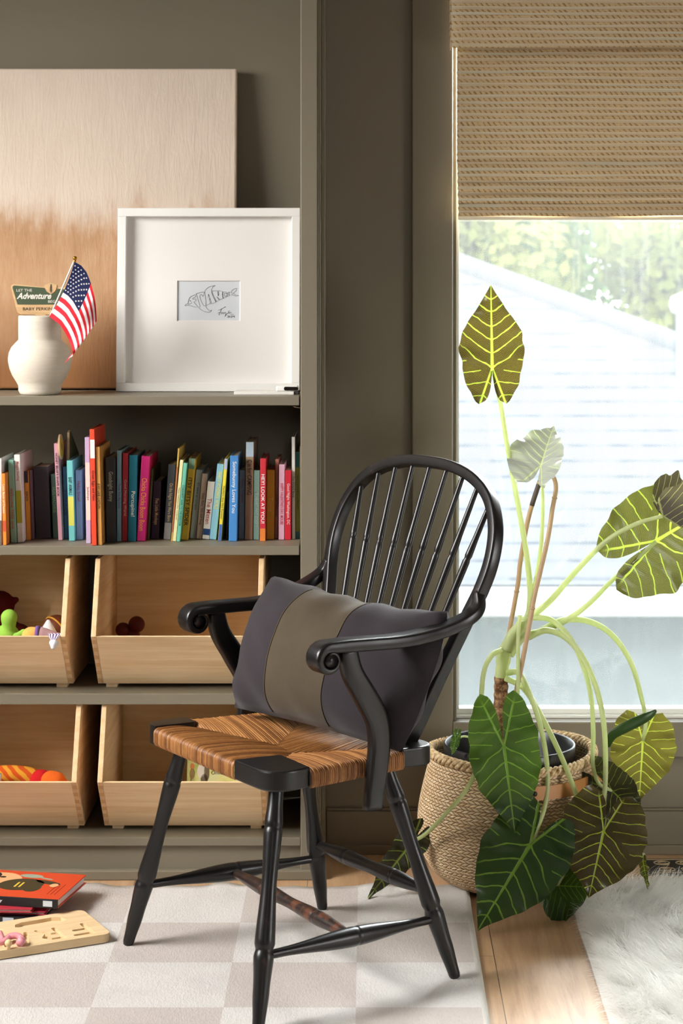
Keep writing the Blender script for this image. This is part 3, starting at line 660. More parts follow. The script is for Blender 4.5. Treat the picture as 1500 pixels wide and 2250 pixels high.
# picture book in lower right bin
pb = thing('picture_book', 'green and yellow picture book standing in the lower right bin', 'book', tuple(P(480, 1790, 4.60)))
Yb = 4.56
M, L = lean_box(None, 0, 0, Yb, Yb+.03, P(0, 1810, Yb).z, P(0, 1658, Yb+.03).z, 0, 0)
bx0, bx1 = P(409, 0, Yb).x, P(590, 0, Yb).x
g = G('storybook_cover'); n1 = g.noise(g.coord(), 16, 4); COVR = g.fin(g.ramp(n1, [(.35, S(168, 176, 96)), (.5, S(206, 204, 130)), (.62, S(200, 206, 170))]), .4, .4)
MB().box(bx0, bx1, 0, .002, 0, L, M=M).box(bx0, bx1, .012, .014, 0, L, M=M).box(bx0, bx0+.002, .002, .012, 0, L, M=M).build('cover', COVR, pb)
MB().box(bx0+.002, bx1-.003, .002, .012, .003, L-.003, M=M).build('page_block', PAGES, pb)
m = MB(); m.text('Once Upon a Time', M @ Matrix.Translation((P(507, 0, Yb).x, -.0006, L*.73)) @ Matrix.Rotation(pi/2, 4, 'X'), .092, .0105); m.build('title', plain((52, 44, 30), .6, .3, .02), pb)
m = MB()
def disc(m, c, rx, rz, mi=0, y=-.0005): m.prism([M @ Vector((c[0]+rx*cos(2*pi*i/20), y, c[1]+rz*sin(2*pi*i/20))) for i in range(20)], M.to_3x3() @ Vector((0, .0003, 0)), mi)
xx = lambda u_: P(u_, 0, Yb).x
disc(m, (xx(420), L*.83), .005, .007, 1); disc(m, (xx(420), L*.72), .006, .012, 0); disc(m, (xx(418), L*.62), .002, .014, 0)
disc(m, (xx(440), L*.76), .009, .016, 2); disc(m, (xx(452), L*.74), .006, .019, 3); disc(m, (xx(447), L*.64), .008, .012, 3)
m.build('illustration', [plain((146, 120, 74), .5, .3, .03), plain((196, 120, 70), .5, .3, .03), plain((216, 206, 190), .5, .3, .03), plain((110, 92, 70), .5, .3, .03)], pb)

# ================================================================ RUGS
RX1, RYB = .2155, 4.405
g = G('checker_rug'); x, y, z = g.sep(g.coord())
fx = g.math('FLOOR', g.math('DIVIDE', g.math('SUBTRACT', x, .217-.2405*8), .2405)); fy = g.math('FLOOR', g.math('DIVIDE', g.math('SUBTRACT', 4.399, y), .2415))
wob = g.noise(g.coord((1, 1, 1)), 60, 3)
par = g.math('MODULO', g.math('ADD', g.math('ADD', fx, fy), 40), 2)
nz = g.noise(g.coord((1, .35, 1)), 260, 3, .7); lo = g.noise(g.coord(), 7, 3)
lt = g.mix(nz, S(190, 186, 182), S(211, 208, 204)); dk = g.mix(nz, S(174, 165, 159), S(195, 187, 181))
col = g.mix(par, dk, lt)
bord = g.math('MAXIMUM', g.step(x, .2035, .2045), g.step(y, 4.3935, 4.3945))
col = g.mix(bord, col, S(200, 196, 188))
col = g.mix(g.math('MULTIPLY', g.step(lo, .45, .7), .12), col, S(150, 140, 136))
g.bump(nz, .5, .003); CHK = g.fin(col, .95, .1)
def rugf(a, b):
    X = -1.9+(RX1+1.9)*a; Y = 2.3+(RYB-2.3)*b
    e = max(0, (b-.9)/.1); wv = sin(X*19+.6)*.5+sin(X*41+2)*.3+.2*sin(X*73)
    curl = max(0, (a-.965)/.035)*e
    return (X, Y+wv*.006*e, .006+max(0, wv)*.008*e*e+.010*curl*curl+.0025*e*(.5+.5*sin(X*11)))
m = MB(); m.grid(rugf, 180, 90); rug = m.build('checkered_rug', CHK)
so_ = rug.modifiers.new('solid', 'SOLIDIFY'); so_.thickness = .0055; so_.offset = -1
tag(rug, 'thin cream and beige checkered rug under the black chair', 'rug')

# fluffy rug
sh = thing('shag_rug', 'fluffy white long-pile rug at the lower right on the oak floor', 'rug', (.9, 3.4, 0))
SX0, SX1, SY0, SY1 = .428, 1.45, 2.5, 4.43
BACK = plain((226, 224, 220), .9, .1, .03)
m = MB(); m.box(SX0, SX1, SY0, SY1, .0005, .006); m.build('backing', BACK, sh)
rng = np.random.default_rng(7); N = 135000
bxs = rng.uniform(SX0+.022, SX1, N); bys = rng.uniform(SY0, SY1, N)
keep = (bys > 2.5); 
cell = .022; cxi = np.floor(bxs/cell+rng.normal(0, .35, N)); cyi = np.floor(bys/cell+rng.normal(0, .35, N))
hsh = np.abs(np.sin(cxi*12.9898+cyi*78.233)*43758.5453) % 1.0; hs2 = np.abs(np.sin(cxi*39.346+cyi*11.135)*24634.6345) % 1.0
ang = hsh*2*pi*.20+np.sin(bxs*8+bys*5)*1.5+np.sin(bys*13-bxs*6)*.7+3.4+rng.normal(0, .28, N); tilt = .62+.42*hs2+rng.normal(0, .12, N)
edge = np.clip(1-(bxs-SX0-.022)/.05, 0, 1); ang = ang*(1-edge)+(pi*.95+rng.normal(0, .35, N))*edge
Ln = rng.uniform(.045, .075, N)*(1-.35*edge)
wd = rng.uniform(.0006, .0012, N)
dx, dy = np.cos(ang), np.sin(ang)
ts = np.array([0, .35, .7, 1.0]); V = np.zeros((N, 8, 3))
sxv, syv = -dy, dx
for k_, t_ in enumerate(ts):
    th = tilt*(.5+.75*t_)
    out = Ln*t_*np.sin(np.clip(th, .1, 1.45)); up = Ln*t_*np.cos(np.clip(th, .1, 1.45))
    cx, cy, czv = bxs+dx*out, bys+dy*out, .005+up
    hw = wd*(1-.8*t_)
    V[:, 2*k_] = np.stack([cx-sxv*hw, cy-syv*hw, czv], 1); V[:, 2*k_+1] = np.stack([cx+sxv*hw, cy+syv*hw, czv], 1)
F = np.array([[0, 1, 3, 2], [2, 3, 5, 4], [4, 5, 7, 6]]); FI = (np.arange(N)[:, None, None]*8+F[None]).reshape(-1, 4)
me = bpy.data.meshes.new('pile'); me.vertices.add(N*8); me.vertices.foreach_set('co', V.reshape(-1))
me.loops.add(FI.size); me.loops.foreach_set('vertex_index', FI.reshape(-1).astype(np.int32)); me.polygons.add(len(FI)); me.polygons.foreach_set('loop_start', (np.arange(len(FI))*4).astype(np.int32)); me.polygons.foreach_set('loop_total', np.full(len(FI), 4, np.int32)); me.polygons.foreach_set('use_smooth', np.ones(len(FI), bool)); me.update(calc_edges=True)
g = G('white_pile'); FUR = g.fin(S(250, 249, 246), .8, .1)
tl = g.node('ShaderNodeBsdfTranslucent'); tl.inputs[0].default_value = S(250, 249, 246); mxs = g.node('ShaderNodeMixShader'); mxs.inputs[0].default_value = .5
g.l.new(g.bsdf.outputs[0], mxs.inputs[1]); g.l.new(tl.outputs[0], mxs.inputs[2]); g.l.new(mxs.outputs[0], g.out.inputs[0])
me.materials.append(FUR); po_ = bpy.data.objects.new('pile', me); COL.objects.link(po_); po_.parent = sh; po_.matrix_parent_inverse = WM(sh).inverted(); po_['kind'] = 'stuff'

# floor register with scroll cut-outs
vt = thing('floor_vent', 'black floor register with a scroll pattern behind the fluffy rug', 'vent', (.78, 4.56, 0))
BLKM = plain((24, 23, 22), .45, .5, .05); TANM = plain((176, 158, 126), .5, .4, .05)
MB().box(.617, .95, 4.50, 4.62, .0005, .005).build('plate', BLKM, vt, bevel=.001)
m = MB()
for c in (.665, .715, .765, .815, .865):
    for sgn, yy in ((1, 4.585), (-1, 4.535)):
        m.tube([(c+sgn*(.006+.0024*i*.35)*cos(i*.55), yy+(.004+.0016*i*.42)*sin(i*.55), .0055) for i in range(22)], .0013, 6)
m.box(.63, .94, 4.609, 4.612, .005, .006); m.box(.63, .94, 4.508, 4.511, .005, .006)
m.build('scrollwork', TANM, vt)

# ================================================================ BOOKS AND PUZZLE ON THE RUG (left)
RZ = .0068
def lying_book(name, label, corner, ang, Lx, Dy, z, th, spine_rgb, top_rgb, pages_front=False, spine_front=True):
    """corner = front right corner on the floor plane; ang = rotation; extends to -x and +y"""
    b = thing(name, label, 'book', (corner[0], corner[1], z), (0, 0, ang), 'books lying on the rug'); c = .0024
    top, spn = plain(top_rgb, .38, .45, .02), plain(spine_rgb, .38, .45, .02)
    MB().box(-Lx, 0, 0, Dy, th-c, th).box(-Lx, 0, 0, Dy, 0, c).build('cover', top, b, world=False, bevel=.0008)
    MB().box(-Lx+.004, -.004, .002 if spine_front else .003, Dy-.004, c, th-c).build('page_block', plain((222, 210, 208), .8, .2, .04), b, world=False)
    if spine_front: MB().box(-Lx, -.0005, -.0012, .0018, 0, th).build('spine', spn, b, world=False, bevel=.0006)
    return b
lying_book('picture_book', 'black picture book with a silver label, lowest in the stack on the rug', (-.628+.002, 4.142), radians(-9), .26, .20, RZ, .0125, (26, 26, 30), (30, 30, 34))
b0 = [o for o in COL.objects if o.name.startswith('picture_book')][-1]
lb = MB().box(-.075, -.052, -.0016, -.0011, .001, .0115).build('spine_label', plain((176, 182, 190), .4, .5, .04), b0, world=False)
b0.location.x -= .050
b1 = lying_book('picture_book', 'thin dark pink picture book just above the black one in the stack', (-.664, 4.160), radians(-4), .22, .19, RZ+.0128, .008, (170, 52, 74), (168, 46, 66), spine_front=False)
b2 = lying_book('picture_book', 'thin crimson picture book with pale page edges under the orange book', (-.690, 4.150), radians(-2), .20, .19, RZ+.0211, .0085, (176, 44, 58), (176, 44, 58), spine_front=False)
b3 = lying_book('picture_book', 'orange picture book with a black spine on top of the floor stack', (-.6365, 4.150), radians(-11), .26, .177, RZ+.0299, .0185, (22, 23, 27), (208, 70, 34))
m = MB(); m.text('n Bowley', Matrix.Translation((-.140, -.0016, .0095)) @ Matrix.Rotation(pi/2, 4, 'X'), .048, .0085, shear=.2, bold=.01)
m.build('spine_title', plain((236, 236, 236), .5, .3, .02), b3, world=False)
MB().box(-.032, -.012, -.0018, -.0011, .0035, .0150).build('spine_label', plain((190, 196, 202), .35, .5, .04), b3, world=False)
m = MB(); zt = .0186
def ell(cx, cy, rx, ry, mi, rot=0, dz_=0, n=28):
    m.prism([(cx+rx*cos(2*pi*i/n)*cos(rot)-ry*sin(2*pi*i/n)*sin(rot), cy+rx*cos(2*pi*i/n)*sin(rot)+ry*sin(2*pi*i/n)*cos(rot), zt+dz_) for i in range(n)], (0, 0, .00015), mi)
ell(-.172, .108, .050, .052, 0); ell(-.112, .085, .048, .040, 1, .35, .0001); ell(-.083, .070, .020, .030, 1, .2, .00012); ell(-.060, .108, .032, .010, 1, -.35, .0001); ell(-.041, .090, .009, .012, 0, 0, .0003)
ell(-.205, .135, .030, .028, 2, 0, .0003); ell(-.110, .145, .026, .012, 3, -.1, .0002); ell(-.072, .132, .016, .004, 3, -.3, .00022)
for a_, b_ in ((-.168, .128), (-.190, .085)): ell(a_, b_, .007, .005, 2, 0, .0003)
for xk in (-.122, -.112): m.box(xk, xk+.004, .066, .098, zt+.0003, zt+.0005, 4)
m.box(-.186, -.170, .052, .055, zt+.0003, zt+.0005, 2); m.box(-.190, -.178, .142, .145, zt+.0003, zt+.0005, 2)
for i in range(3): m.box(-.020-.008*i, -.0185-.008*i, .03, .10-.01*i, zt, zt+.0002, 5)
m.build('cover_art', [plain((226, 168, 120), .5, .3, .02), plain((64, 56, 36), .5, .3, .05), plain((36, 30, 26), .5, .3, .03), plain((150, 160, 140), .5, .3, .1), plain((226, 190, 70), .5, .3, .03), plain((130, 40, 26), .5, .3, .03)], b3, world=False)

# wooden name puzzle
PUZ = wood('puzzle_wood', (208, 178, 134), (230, 204, 164), 'X', 1.6, .5)
PZA = math.atan2(.103, .198)
pzr = thing('name_puzzle', 'pale wooden name puzzle board with empty letter recesses on the rug', 'puzzle', (-.5166, 4.033, RZ+.001), (0, 0, PZA))
Wd, Ln_ = .170, .40
def rrect(x0, x1, y0, y1, r, n=6):
    pts = []
    for cx, cy, a0_ in ((x1-r, y1-r, 0), (x0+r, y1-r, 90), (x0+r, y0+r, 180), (x1-r, y0+r, 270)):
        for k_ in range(n+1): a_ = radians(a0_+90*k_/n); pts.append((cx+r*cos(a_), cy+r*sin(a_)))
    return pts
bd = MB().prism([(a_, b_, 0) for a_, b_ in rrect(-Ln_, .004, -.002, Wd, .016)], (0, 0, .0165)).build('board', PUZ, pzr, world=False)
cut = MB()
def carve(shape2d): cut.prism([(a_, b_, .009) for a_, b_ in shape2d], (0, 0, .02))
def stroke(a_, b_, w_=.0105):
    a_, b_ = Vector(a_), Vector(b_); d_ = (b_-a_).normalized(); n_ = Vector((-d_.y, d_.x)); pts = []
    for k_ in range(7): t_ = -pi/2+pi*k_/6; pts.append(b_+(d_*cos(t_)+n_*sin(t_))*w_/2)
    for k_ in range(7): t_ = pi/2+pi*k_/6; pts.append(a_+(d_*cos(t_)+n_*sin(t_))*w_/2)
    return [tuple(p_) for p_ in pts]
# letters upside down to the viewer: reading direction is -x, their top faces the viewer (-y)
def letter(ch, ox):
    H = .060; W = .036; yb = .080
    T = lambda lx, ly: (ox-lx*W, yb-ly*H)
    seg = {'F': [((0, 0), (0, 1)), ((0, 1), (.95, 1)), ((0, .52), (.75, .52))], 'R': [((0, 0), (0, 1)), ((0, 1), (.7, 1)), ((.7, 1), (.95, .75)), ((.95, .75), (.7, .5)), ((0, .5), (.7, .5)), ((.5, .5), (1, 0))],
           'A': [((0, 0), (.5, 1)), ((.5, 1), (1, 0)), ((.22, .38), (.78, .38))], 'N': [((0, 0), (0, 1)), ((0, 1), (1, 0)), ((1, 0), (1, 1))], 'C': [((1, .9), (.5, 1)), ((.5, 1), (0, .75)), ((0, .75), (0, .25)), ((0, .25), (.5, 0)), ((.5, 0), (1, .1))], 'E': [((0, 0), (0, 1)), ((0, 1), (.9, 1)), ((0, .5), (.75, .5)), ((0, 0), (.9, 0))]}[ch]
    return [stroke(T(*a_), T(*b_)) for a_, b_ in seg]
cutters = []
for ch, ox in (('F', -.028), ('R', -.088), ('A', -.146), ('N', -.210), ('C', -.268), ('E', -.326)):
    cutters += letter(ch, ox)
whale = [(-.045, .122), (-.052, .142), (-.070, .150), (-.100, .147), (-.135, .146), (-.150, .138), (-.155, .124), (-.140, .114), (-.10, .108), (-.065, .110)]
whale2 = [(-.178, .115), (-.190, .140), (-.225, .152), (-.262, .146), (-.282, .128), (-.285, .112), (-.262, .104), (-.22, .102), (-.195, .104)]
cutters += [whale, whale2]
# union by voxel-free approach: subtract every stroke in turn
for i, shp in enumerate(cutters):
    cut = MB(); carve(shp); co = cut.build('cutter', PUZ, None)
    co.matrix_world = WM(pzr); bpy.context.view_layer.update()
    md = bd.modifiers.new('cut', 'BOOLEAN'); md.operation = 'DIFFERENCE'; md.solver = 'EXACT'; md.object = co
    dg = bpy.context.evaluated_depsgraph_get(); nm = bpy.data.meshes.new_from_object(bd.evaluated_get(dg))
    bd.modifiers.clear(); bd.data = nm; bpy.data.objects.remove(co)
PNK = plain((216, 142, 150), .4, .4, .03); R_ = WM(pzr)
tp = thing('puzzle_piece', 'pink curved wooden piece with a round wooden knob lying on the name puzzle', 'puzzle piece', tuple(R_ @ Vector((-.27, .07, .0165))), (0, 0, PZA))
zc = .011
def PZ(u_, v_, z_): return P(u_, v_, FPX*(CH-z_)/(v_-CV))
zt_ = RZ+.0175
pts = [PZ(-4, 2071, zt_+.007), PZ(6, 2070, zt_+.007), PZ(14, 2066, zt_+.008), PZ(20, 2059, zt_+.010), PZ(28, 2056, zt_+.012), PZ(38, 2056, zt_+.012), PZ(46, 2061, zt_+.009), PZ(48, 2067, zt_+.008), PZ(44, 2071, zt_+.0085)]
MB().tube(catmull(pts, 6), [.006]*9+[.0065]*31+[.0085]*9, 12).build('curved_body', PNK, tp)
MB().tube(catmull([PZ(6, 2069, zt_+.007), PZ(3, 2058, zt_+.007), PZ(0, 2050, zt_+.007)], 5), .0055, 10).build('fin', PNK, tp)
kb = PZ(18.5, 2072, zt_+.012)
MB().ball(kb, .0072).tube([kb, kb-Vector((0, 0, .012))], .004, 10).build('knob', plain((222, 190, 140), .45, .4, .03), tp)
# ================================================================ WINDSOR ARMCHAIR
g = G('worn_black_paint'); n1 = g.noise(g.coord(), 28, 5, .7); n2 = g.noise(g.coord((1, 1, .25)), 60, 3)
col = g.mix(g.step(n1, .62, .72), S(18, 16, 16), S(58, 34, 25))
g.bump(n2, .08, .001); BLACK = g.fin(col, g.math('ADD', g.math('MULTIPLY', n1, .18), .24), .5)
g = G('rubbed_brown_paint'); n1 = g.noise(g.coord(), 34, 5, .7)
RUB = g.fin(g.mix(g.step(n1, .45, .6), S(40, 31, 29), S(92, 56, 40)), .34, .5)
CO = Vector((-.151, 3.913, 0)); CA = math.atan2(.84, -.543)
ch = thing('windsor_armchair', 'black bow-back spindle armchair with a woven rush seat on the checkered rug', 'chair', CO, (0, 0, CA))
def K(r, f, z): return Vector((-r, f, z))      # chair space: r = sitter-side right, f = towards the front, z = up
def cbuild(mb, name, matl, parent=None, **kw): return mb.build(name, matl, parent or ch, world=False, **kw)
def turned(a, b, prof, n=18):
    """turned rod from a to b; prof = [(t, radius)]"""
    a, b = Vector(a), Vector(b); m = MB(); m.tube([a+(b-a)*t for t, r in prof], [r for t, r in prof], n); return m
def smoothprof(keys, rings, n=60, groove=.0012):
    ts = [i/n for i in range(n+1)]; ks = [k_[0] for k_ in keys]; rs = [k_[1] for k_ in keys]; out = []
    for t in ts:
        i = max(0, min(len(ks)-2, int(np.searchsorted(ks, t, 'right'))-1)); f_ = (t-ks[i])/(ks[i+1]-ks[i]); f_ = f_*f_*(3-2*f_)
        out.append([t, rs[i]+(rs[i+1]-rs[i])*f_])
    for rt in rings:
        r_ = float(np.interp(rt, [o_[0] for o_ in out], [o_[1] for o_ in out]))
        out = [o_ for o_ in out if abs(o_[0]-rt) > .012]+[[rt-.011, r_], [rt-.004, r_-groove], [rt+.004, r_-groove], [rt+.011, r_]]
    return sorted(out)
LEGP = smoothprof([(0, .0132), (.10, .0138), (.21, .0172), (.42, .0138), (.69, .0187), (.85, .0150), (.985, .0112), (1, .0095)], [.21, .69])
feet = {'fl': ((-.18, .135), (-.268, .2165)), 'fr': ((.18, .135), (.276, .2300)), 'br': ((.145, -.115), (.2405, -.219)), 'bl': ((-.145, -.115), (-.2531, -.2275))}
legs = {}
for k_, (t_, f_) in feet.items():
    A, B = K(*t_, .424), K(*f_, .0066); legs[k_] = (A, B)
    cbuild(turned(A, B, LEGP), 'leg', BLACK)
def onleg(k_, z):
    A, B = legs[k_]; return A+(B-A)*((A.z-z)/(A.z-B.z))
SIDEP = smoothprof([(0, .0078), (.08, .0082), (.5, .0180), (.92, .0082), (1, .0078)], [.52], groove=.001)
MEDP = smoothprof([(0, .0085), (.30, .0145), (.5, .0110), (.72, .0145), (1, .0085)], [.30, .72], groove=.001)
sl = (onleg('fl', .1265), onleg('bl', .124)); srr = (onleg('fr', .126), onleg('br', .116))
cbuild(turned(*sl, SIDEP), 'stretcher', BLACK); cbuild(turned(*srr, SIDEP), 'stretcher', BLACK)
cbuild(turned(sl[0].lerp(sl[1], .5), srr[0].lerp(srr[1], .5), MEDP), 'stretcher', RUB)
cbuild(turned(onleg('bl', .158), onleg('br', .168), smoothprof([(0, .0085), (.31, .0155), (.5, .0125), (.73, .0155), (1, .0085)], [.31, .73], groove=.001)), 'stretcher', BLACK)
# seat: pin-wheel corner blocks and rush panels
ZT, ZB = .445, .412
seat = cbuild(MB().prism([K(-.20, .14, ZB+.004), K(.20, .14, ZB+.004), K(.17, -.14, ZB+.004), K(-.17, -.14, ZB+.004)], (0, 0, .014)), 'seat', BLACK)
def blockpoly(pts, rad):
    out = []
    n = len(pts)
    for i, (p, r_) in enumerate(zip(pts, rad)):
        if r_ == 0: out.append(p); continue
        a_, c_ = Vector(pts[i-1]), Vector(pts[(i+1) % n]); p = Vector(p); u_, v_ = (a_-p).normalized()*r_, (c_-p).normalized()*r_
        for q_ in range(25): t = q_/24; out.append(tuple((p+u_)*(1-t)**2+p*2*t*(1-t)+(p+v_)*t*t))
    return out
blocks = [([(.112, .188), (.258, .188), (.236, .098), (.124, .094)], [0, .07, 0, .012]),
          ([(-.205, .094), (-.252, .094), (-.262, .192), (-.212, .184)], [.01, 0, .05, 0]),
          ([(.213, -.116), (.222, -.196), (.13, -.190), (.15, -.120)], [0, .05, 0, .01]),
          ([(-.13, -.190), (-.222, -.196), (-.213, -.116), (-.15, -.120)], [0, .05, 0, .01])]
for pts, rad in blocks:
    cbuild(MB().prism([K(r_, f_, ZB-.003) for r_, f_ in blockpoly(pts, rad)], (0, 0, ZT-ZB+.004)), 'corner_block', BLACK, seat, bevel=.004, seg=3)
g = G('rush'); n1 = g.noise(g.coord(), 70, 4, .7); n2 = g.noise(g.coord(), 9, 2)
RUSH0 = g.fin(g.mix(n2, g.mix(n1, S(92, 54, 22), S(158, 104, 52)), g.mix(n1, S(110, 66, 30), S(172, 120, 66))), .5, .4)
RUSH = [RUSH0]
for nm, ca, cb in (('rush_dark', (78, 44, 18), (136, 86, 42)), ('rush_light', (116, 72, 32), (182, 128, 74))):
    g = G(nm); n1 = g.noise(g.coord(), 70, 4, .7); RUSH.append(g.fin(g.mix(n1, S(*ca), S(*cb)), .45, .4))
C0, C1 = Vector((.012, .038)), Vector((.086, .048))
def rush_panel(A, B, inA, inB, mids, strands):
    A, B, inA, inB = map(Vector, (A, B, inA, inB)); inner = [inA]+[Vector(q_) for q_ in mids]+[inB]
    seglen = [0]
    for i in range(len(inner)-1): seglen.append(seglen[-1]+(inner[i+1]-inner[i]).length)
    def Q(s): d = s*seglen[-1]; i = min(len(inner)-2, max(0, int(np.searchsorted(seglen, d, 'right'))-1)); return inner[i].lerp(inner[i+1], (d-seglen[i])/max(1e-6, seglen[i+1]-seglen[i]))
    out = (B-A).normalized(); outn = Vector((out.y, -out.x))
    if outn.dot((A+B)/2) < 0: outn = -outn
    jit = np.random.default_rng(int(abs(A.x)*1000)).uniform(.7, 1.3, strands+2)
    def fn(s, t):
        p, q_ = A.lerp(B, s), Q(s); ph = s*strands; k_ = int(ph); fr_ = ph-k_
        rdg = .0026*jit[k_]*sqrt(max(0, 1-(2*fr_-1)**2))
        if t < .6:
            x_ = t/.6; c = q_.lerp(p, x_); z = ZT-.004-.009*(1-x_)**1.3+.003*sin(pi*min(1, x_*1.05)); return K(c.x, c.y, z+rdg)
        a_ = (t-.6)/.4; 
        if a_ < .62:
            th = a_/.62*pi/2; c = p+outn*(.010*sin(th)+rdg*sin(th)); return K(c.x, c.y, ZT-.0135+.0095*cos(th)+rdg*cos(th))
        b_ = (a_-.62)/.38; c = p+outn*((.010+rdg)*(1 if b_ < .8 else 1-(b_-.8)*2)); return K(c.x, c.y, ZT-.0135-.024*b_)
    m = MB(); tone = np.random.default_rng(strands).integers(0, 4, strands+2); m.grid(fn, strands*6, 22, mif=lambda a, b: [0, 0, 1, 2][tone[int(a*strands)]]); return cbuild(m, 'rush_panel', RUSH, seat)
rush_panel((-.214, .176), (.114, .178), (-.205, .095), (.122, .095), [C0, C1], 62)
rush_panel((.232, .102), (.206, -.118), (.124, .096), (.15, -.12), [C1], 46)
rush_panel((-.206, -.118), (-.240, .096), (-.15, -.12), (-.205, .095), [C0], 46)
rush_panel((.13, -.180), (-.13, -.180), (.15, -.12), (-.15, -.12), [C1, C0], 52)
# bow
def bf(z): return -.165-.32*(z-.445)
bowh = [(.160, .430), (.184, .50), (.206, .57), (.246, .68), (.270, .745), (.277, .80), (.264, .855), (.225, .905), (.165, .936), (.085, .953), (0, .957)]
bow = [K(r_, bf(z), z) for r_, z in bowh]+[K(-r_, bf(z), z) for r_, z in bowh[::-1][1:]]
cbuild(MB().sweep(catmull(bow, 8), .0255, .0225, (0, .95, .3), n=4), 'bow', BLACK)
ringr = [-.204, -.153, -.102, -.051, 0, .051, .102, .153, .204]
ib = [Vector((r_*.965, z-.010 if z > .9 else z)) for r_, z in bowh]
from mathutils.geometry import intersect_line_line_2d
for rr in ringr:
    b0_, rg = Vector((rr*.60, .446)), Vector((rr, .792)); d_ = (rg-b0_).normalized(); far = rg+d_*.4; hit = None
    path = [Vector((r_, z)) for r_, z in bowh]+[Vector((-r_, z)) for r_, z in bowh[::-1][1:]]
    for i in range(len(path)-1):
        h_ = intersect_line_line_2d if False else None
        p1, p2 = path[i], path[i+1]; e_ = p2-p1; den = d_.x*e_.y-d_.y*e_.x
        if abs(den) < 1e-9: continue
        t_ = ((p1.x-rg.x)*e_.y-(p1.y-rg.y)*e_.x)/den; s_ = ((p1.x-rg.x)*d_.y-(p1.y-rg.y)*d_.x)/den
        if -.25 < t_ < .5 and 0 <= s_ <= 1 and rg.y+d_.y*t_ > .6: hit = rg+d_*t_
    hit = hit or far
    A, B = K(b0_.x, bf(.445)+.012, .438), K(hit.x, bf(hit.y), hit.y); tr = min(.97, (.792-.446)/max(.36, hit.y-.446))
    keys = [(0, .0062), (tr*.45, .0052), (tr, .0074), (min(.99, tr+.10), .0058), (1, .0048)] if tr < .88 else [(0, .0062), (tr*.45, .0052), (tr, .0070), (1, .0060)]
    cbuild(turned(A, B, smoothprof(keys, [min(tr, .95)], groove=.0012), 12), 'spindle', BLACK)
# arms with scrolled ends and curved supports
for sd_ in (1, -1):
    apath = [(.268, bf(.735)+.004, .735), (.279, -.243, .708), (.281, -.215, .690), (.273, -.170, .674), (.264, -.12, .664), (.258, -.07, .660), (.254, -.01, .661), (.251, .035, .662)]
    scroll = [(.250, .075+.023*sin(radians(a_))*(1-.0016*max(0, a_-90)), .640+.023*cos(radians(a_))*(1-.0016*max(0, a_-90))) for a_ in range(0, 400, 20)]
    pts = [K(sd_*a_, b_, c_) for a_, b_, c_ in apath]; full = catmull(pts, 6)+[K(sd_*a_, b_, c_) for a_, b_, c_ in scroll]
    nA = len(full)-len(scroll)
    ctr = K(sd_*.250, .0748, .640)
    hei = [float(np.interp(i, [0, 10, 20, nA], [.020, .022, .024, .024])) for i in range(nA)]+[max(.006, .021-.0011*i) for i in range(len(scroll))]
    wid = [float(np.interp(i, [0, 8, 20, nA], [.016, .030, .040, .044])) for i in range(nA)]+[.044]*len(scroll)
    arm = cbuild(MB().sweep(full, wid, hei, (1, 0, 0), n=4).tube([ctr-Vector((.0205, 0, 0)), ctr+Vector((.0205, 0, 0))], .0125, 16), 'arm', BLACK)
    spts = [(.250, .030, .655), (.250, .018, .610), (.249, -.010, .565), (.247, -.036, .52), (.245, -.044, .475), (.2445, -.040, .43), (.2440, -.034, .39), (.2435, -.030, .352)]
    cbuild(MB().sweep(catmull([K(sd_*a_, b_, c_) for a_, b_, c_ in spts], 5), .024, [float(np.interp(i, [0, 12, 24, 35], [.036, .044, .040, .034])) for i in range(36)], (1, 0, 0), n=3), 'arm_support', BLACK)

# ---- cushion
g = G('plum_grey_linen'); v = g.coord((1, 1, 1)); w1 = g.noise(g.coord((1, 1, 2)), 500, 1); w2 = g.noise(g.coord(), 900, 1); lo = g.noise(v, 8, 3)
LIN = None; col = g.mix(lo, g.mix(w2, S(36, 32, 35), S(56, 50, 54)), g.mix(w2, S(39, 35, 38), S(60, 54, 57)))
g.bump(g.math('ADD', w1, w2), .35, .0008); LIN = g.fin(col, .95, .1); LIN.node_tree.nodes['Principled BSDF'].inputs['Sheen Weight'].default_value = .12
g = G('olive_velvet'); lo = g.noise(g.coord(), 11, 4, .6); n2 = g.noise(g.coord(), 300, 2)
col = g.mix(lo, S(58, 49, 37), S(82, 71, 55)); g.bump(n2, .25, .001); VEL = g.fin(col, .85, .15); VEL.node_tree.nodes['Principled BSDF'].inputs['Sheen Weight'].default_value = .12
cu = thing('cushion', 'plum grey lumbar cushion with a wide olive velvet band leaning in the chair', 'cushion', WM(ch) @ K(0, -.08, .45), (0, 0, CA))
corn = {'bl': K(-.208, .012, .462), 'br': K(.268, -.080, .452), 'tl': K(-.224, -.088, .722), 'tr': K(.272, -.192, .712)}
nrm = (corn['br']-corn['bl']).cross(corn['tl']-corn['bl']).normalized()
if nrm.y < 0: nrm = -nrm
off = WM(cu).inverted() @ WM(ch)
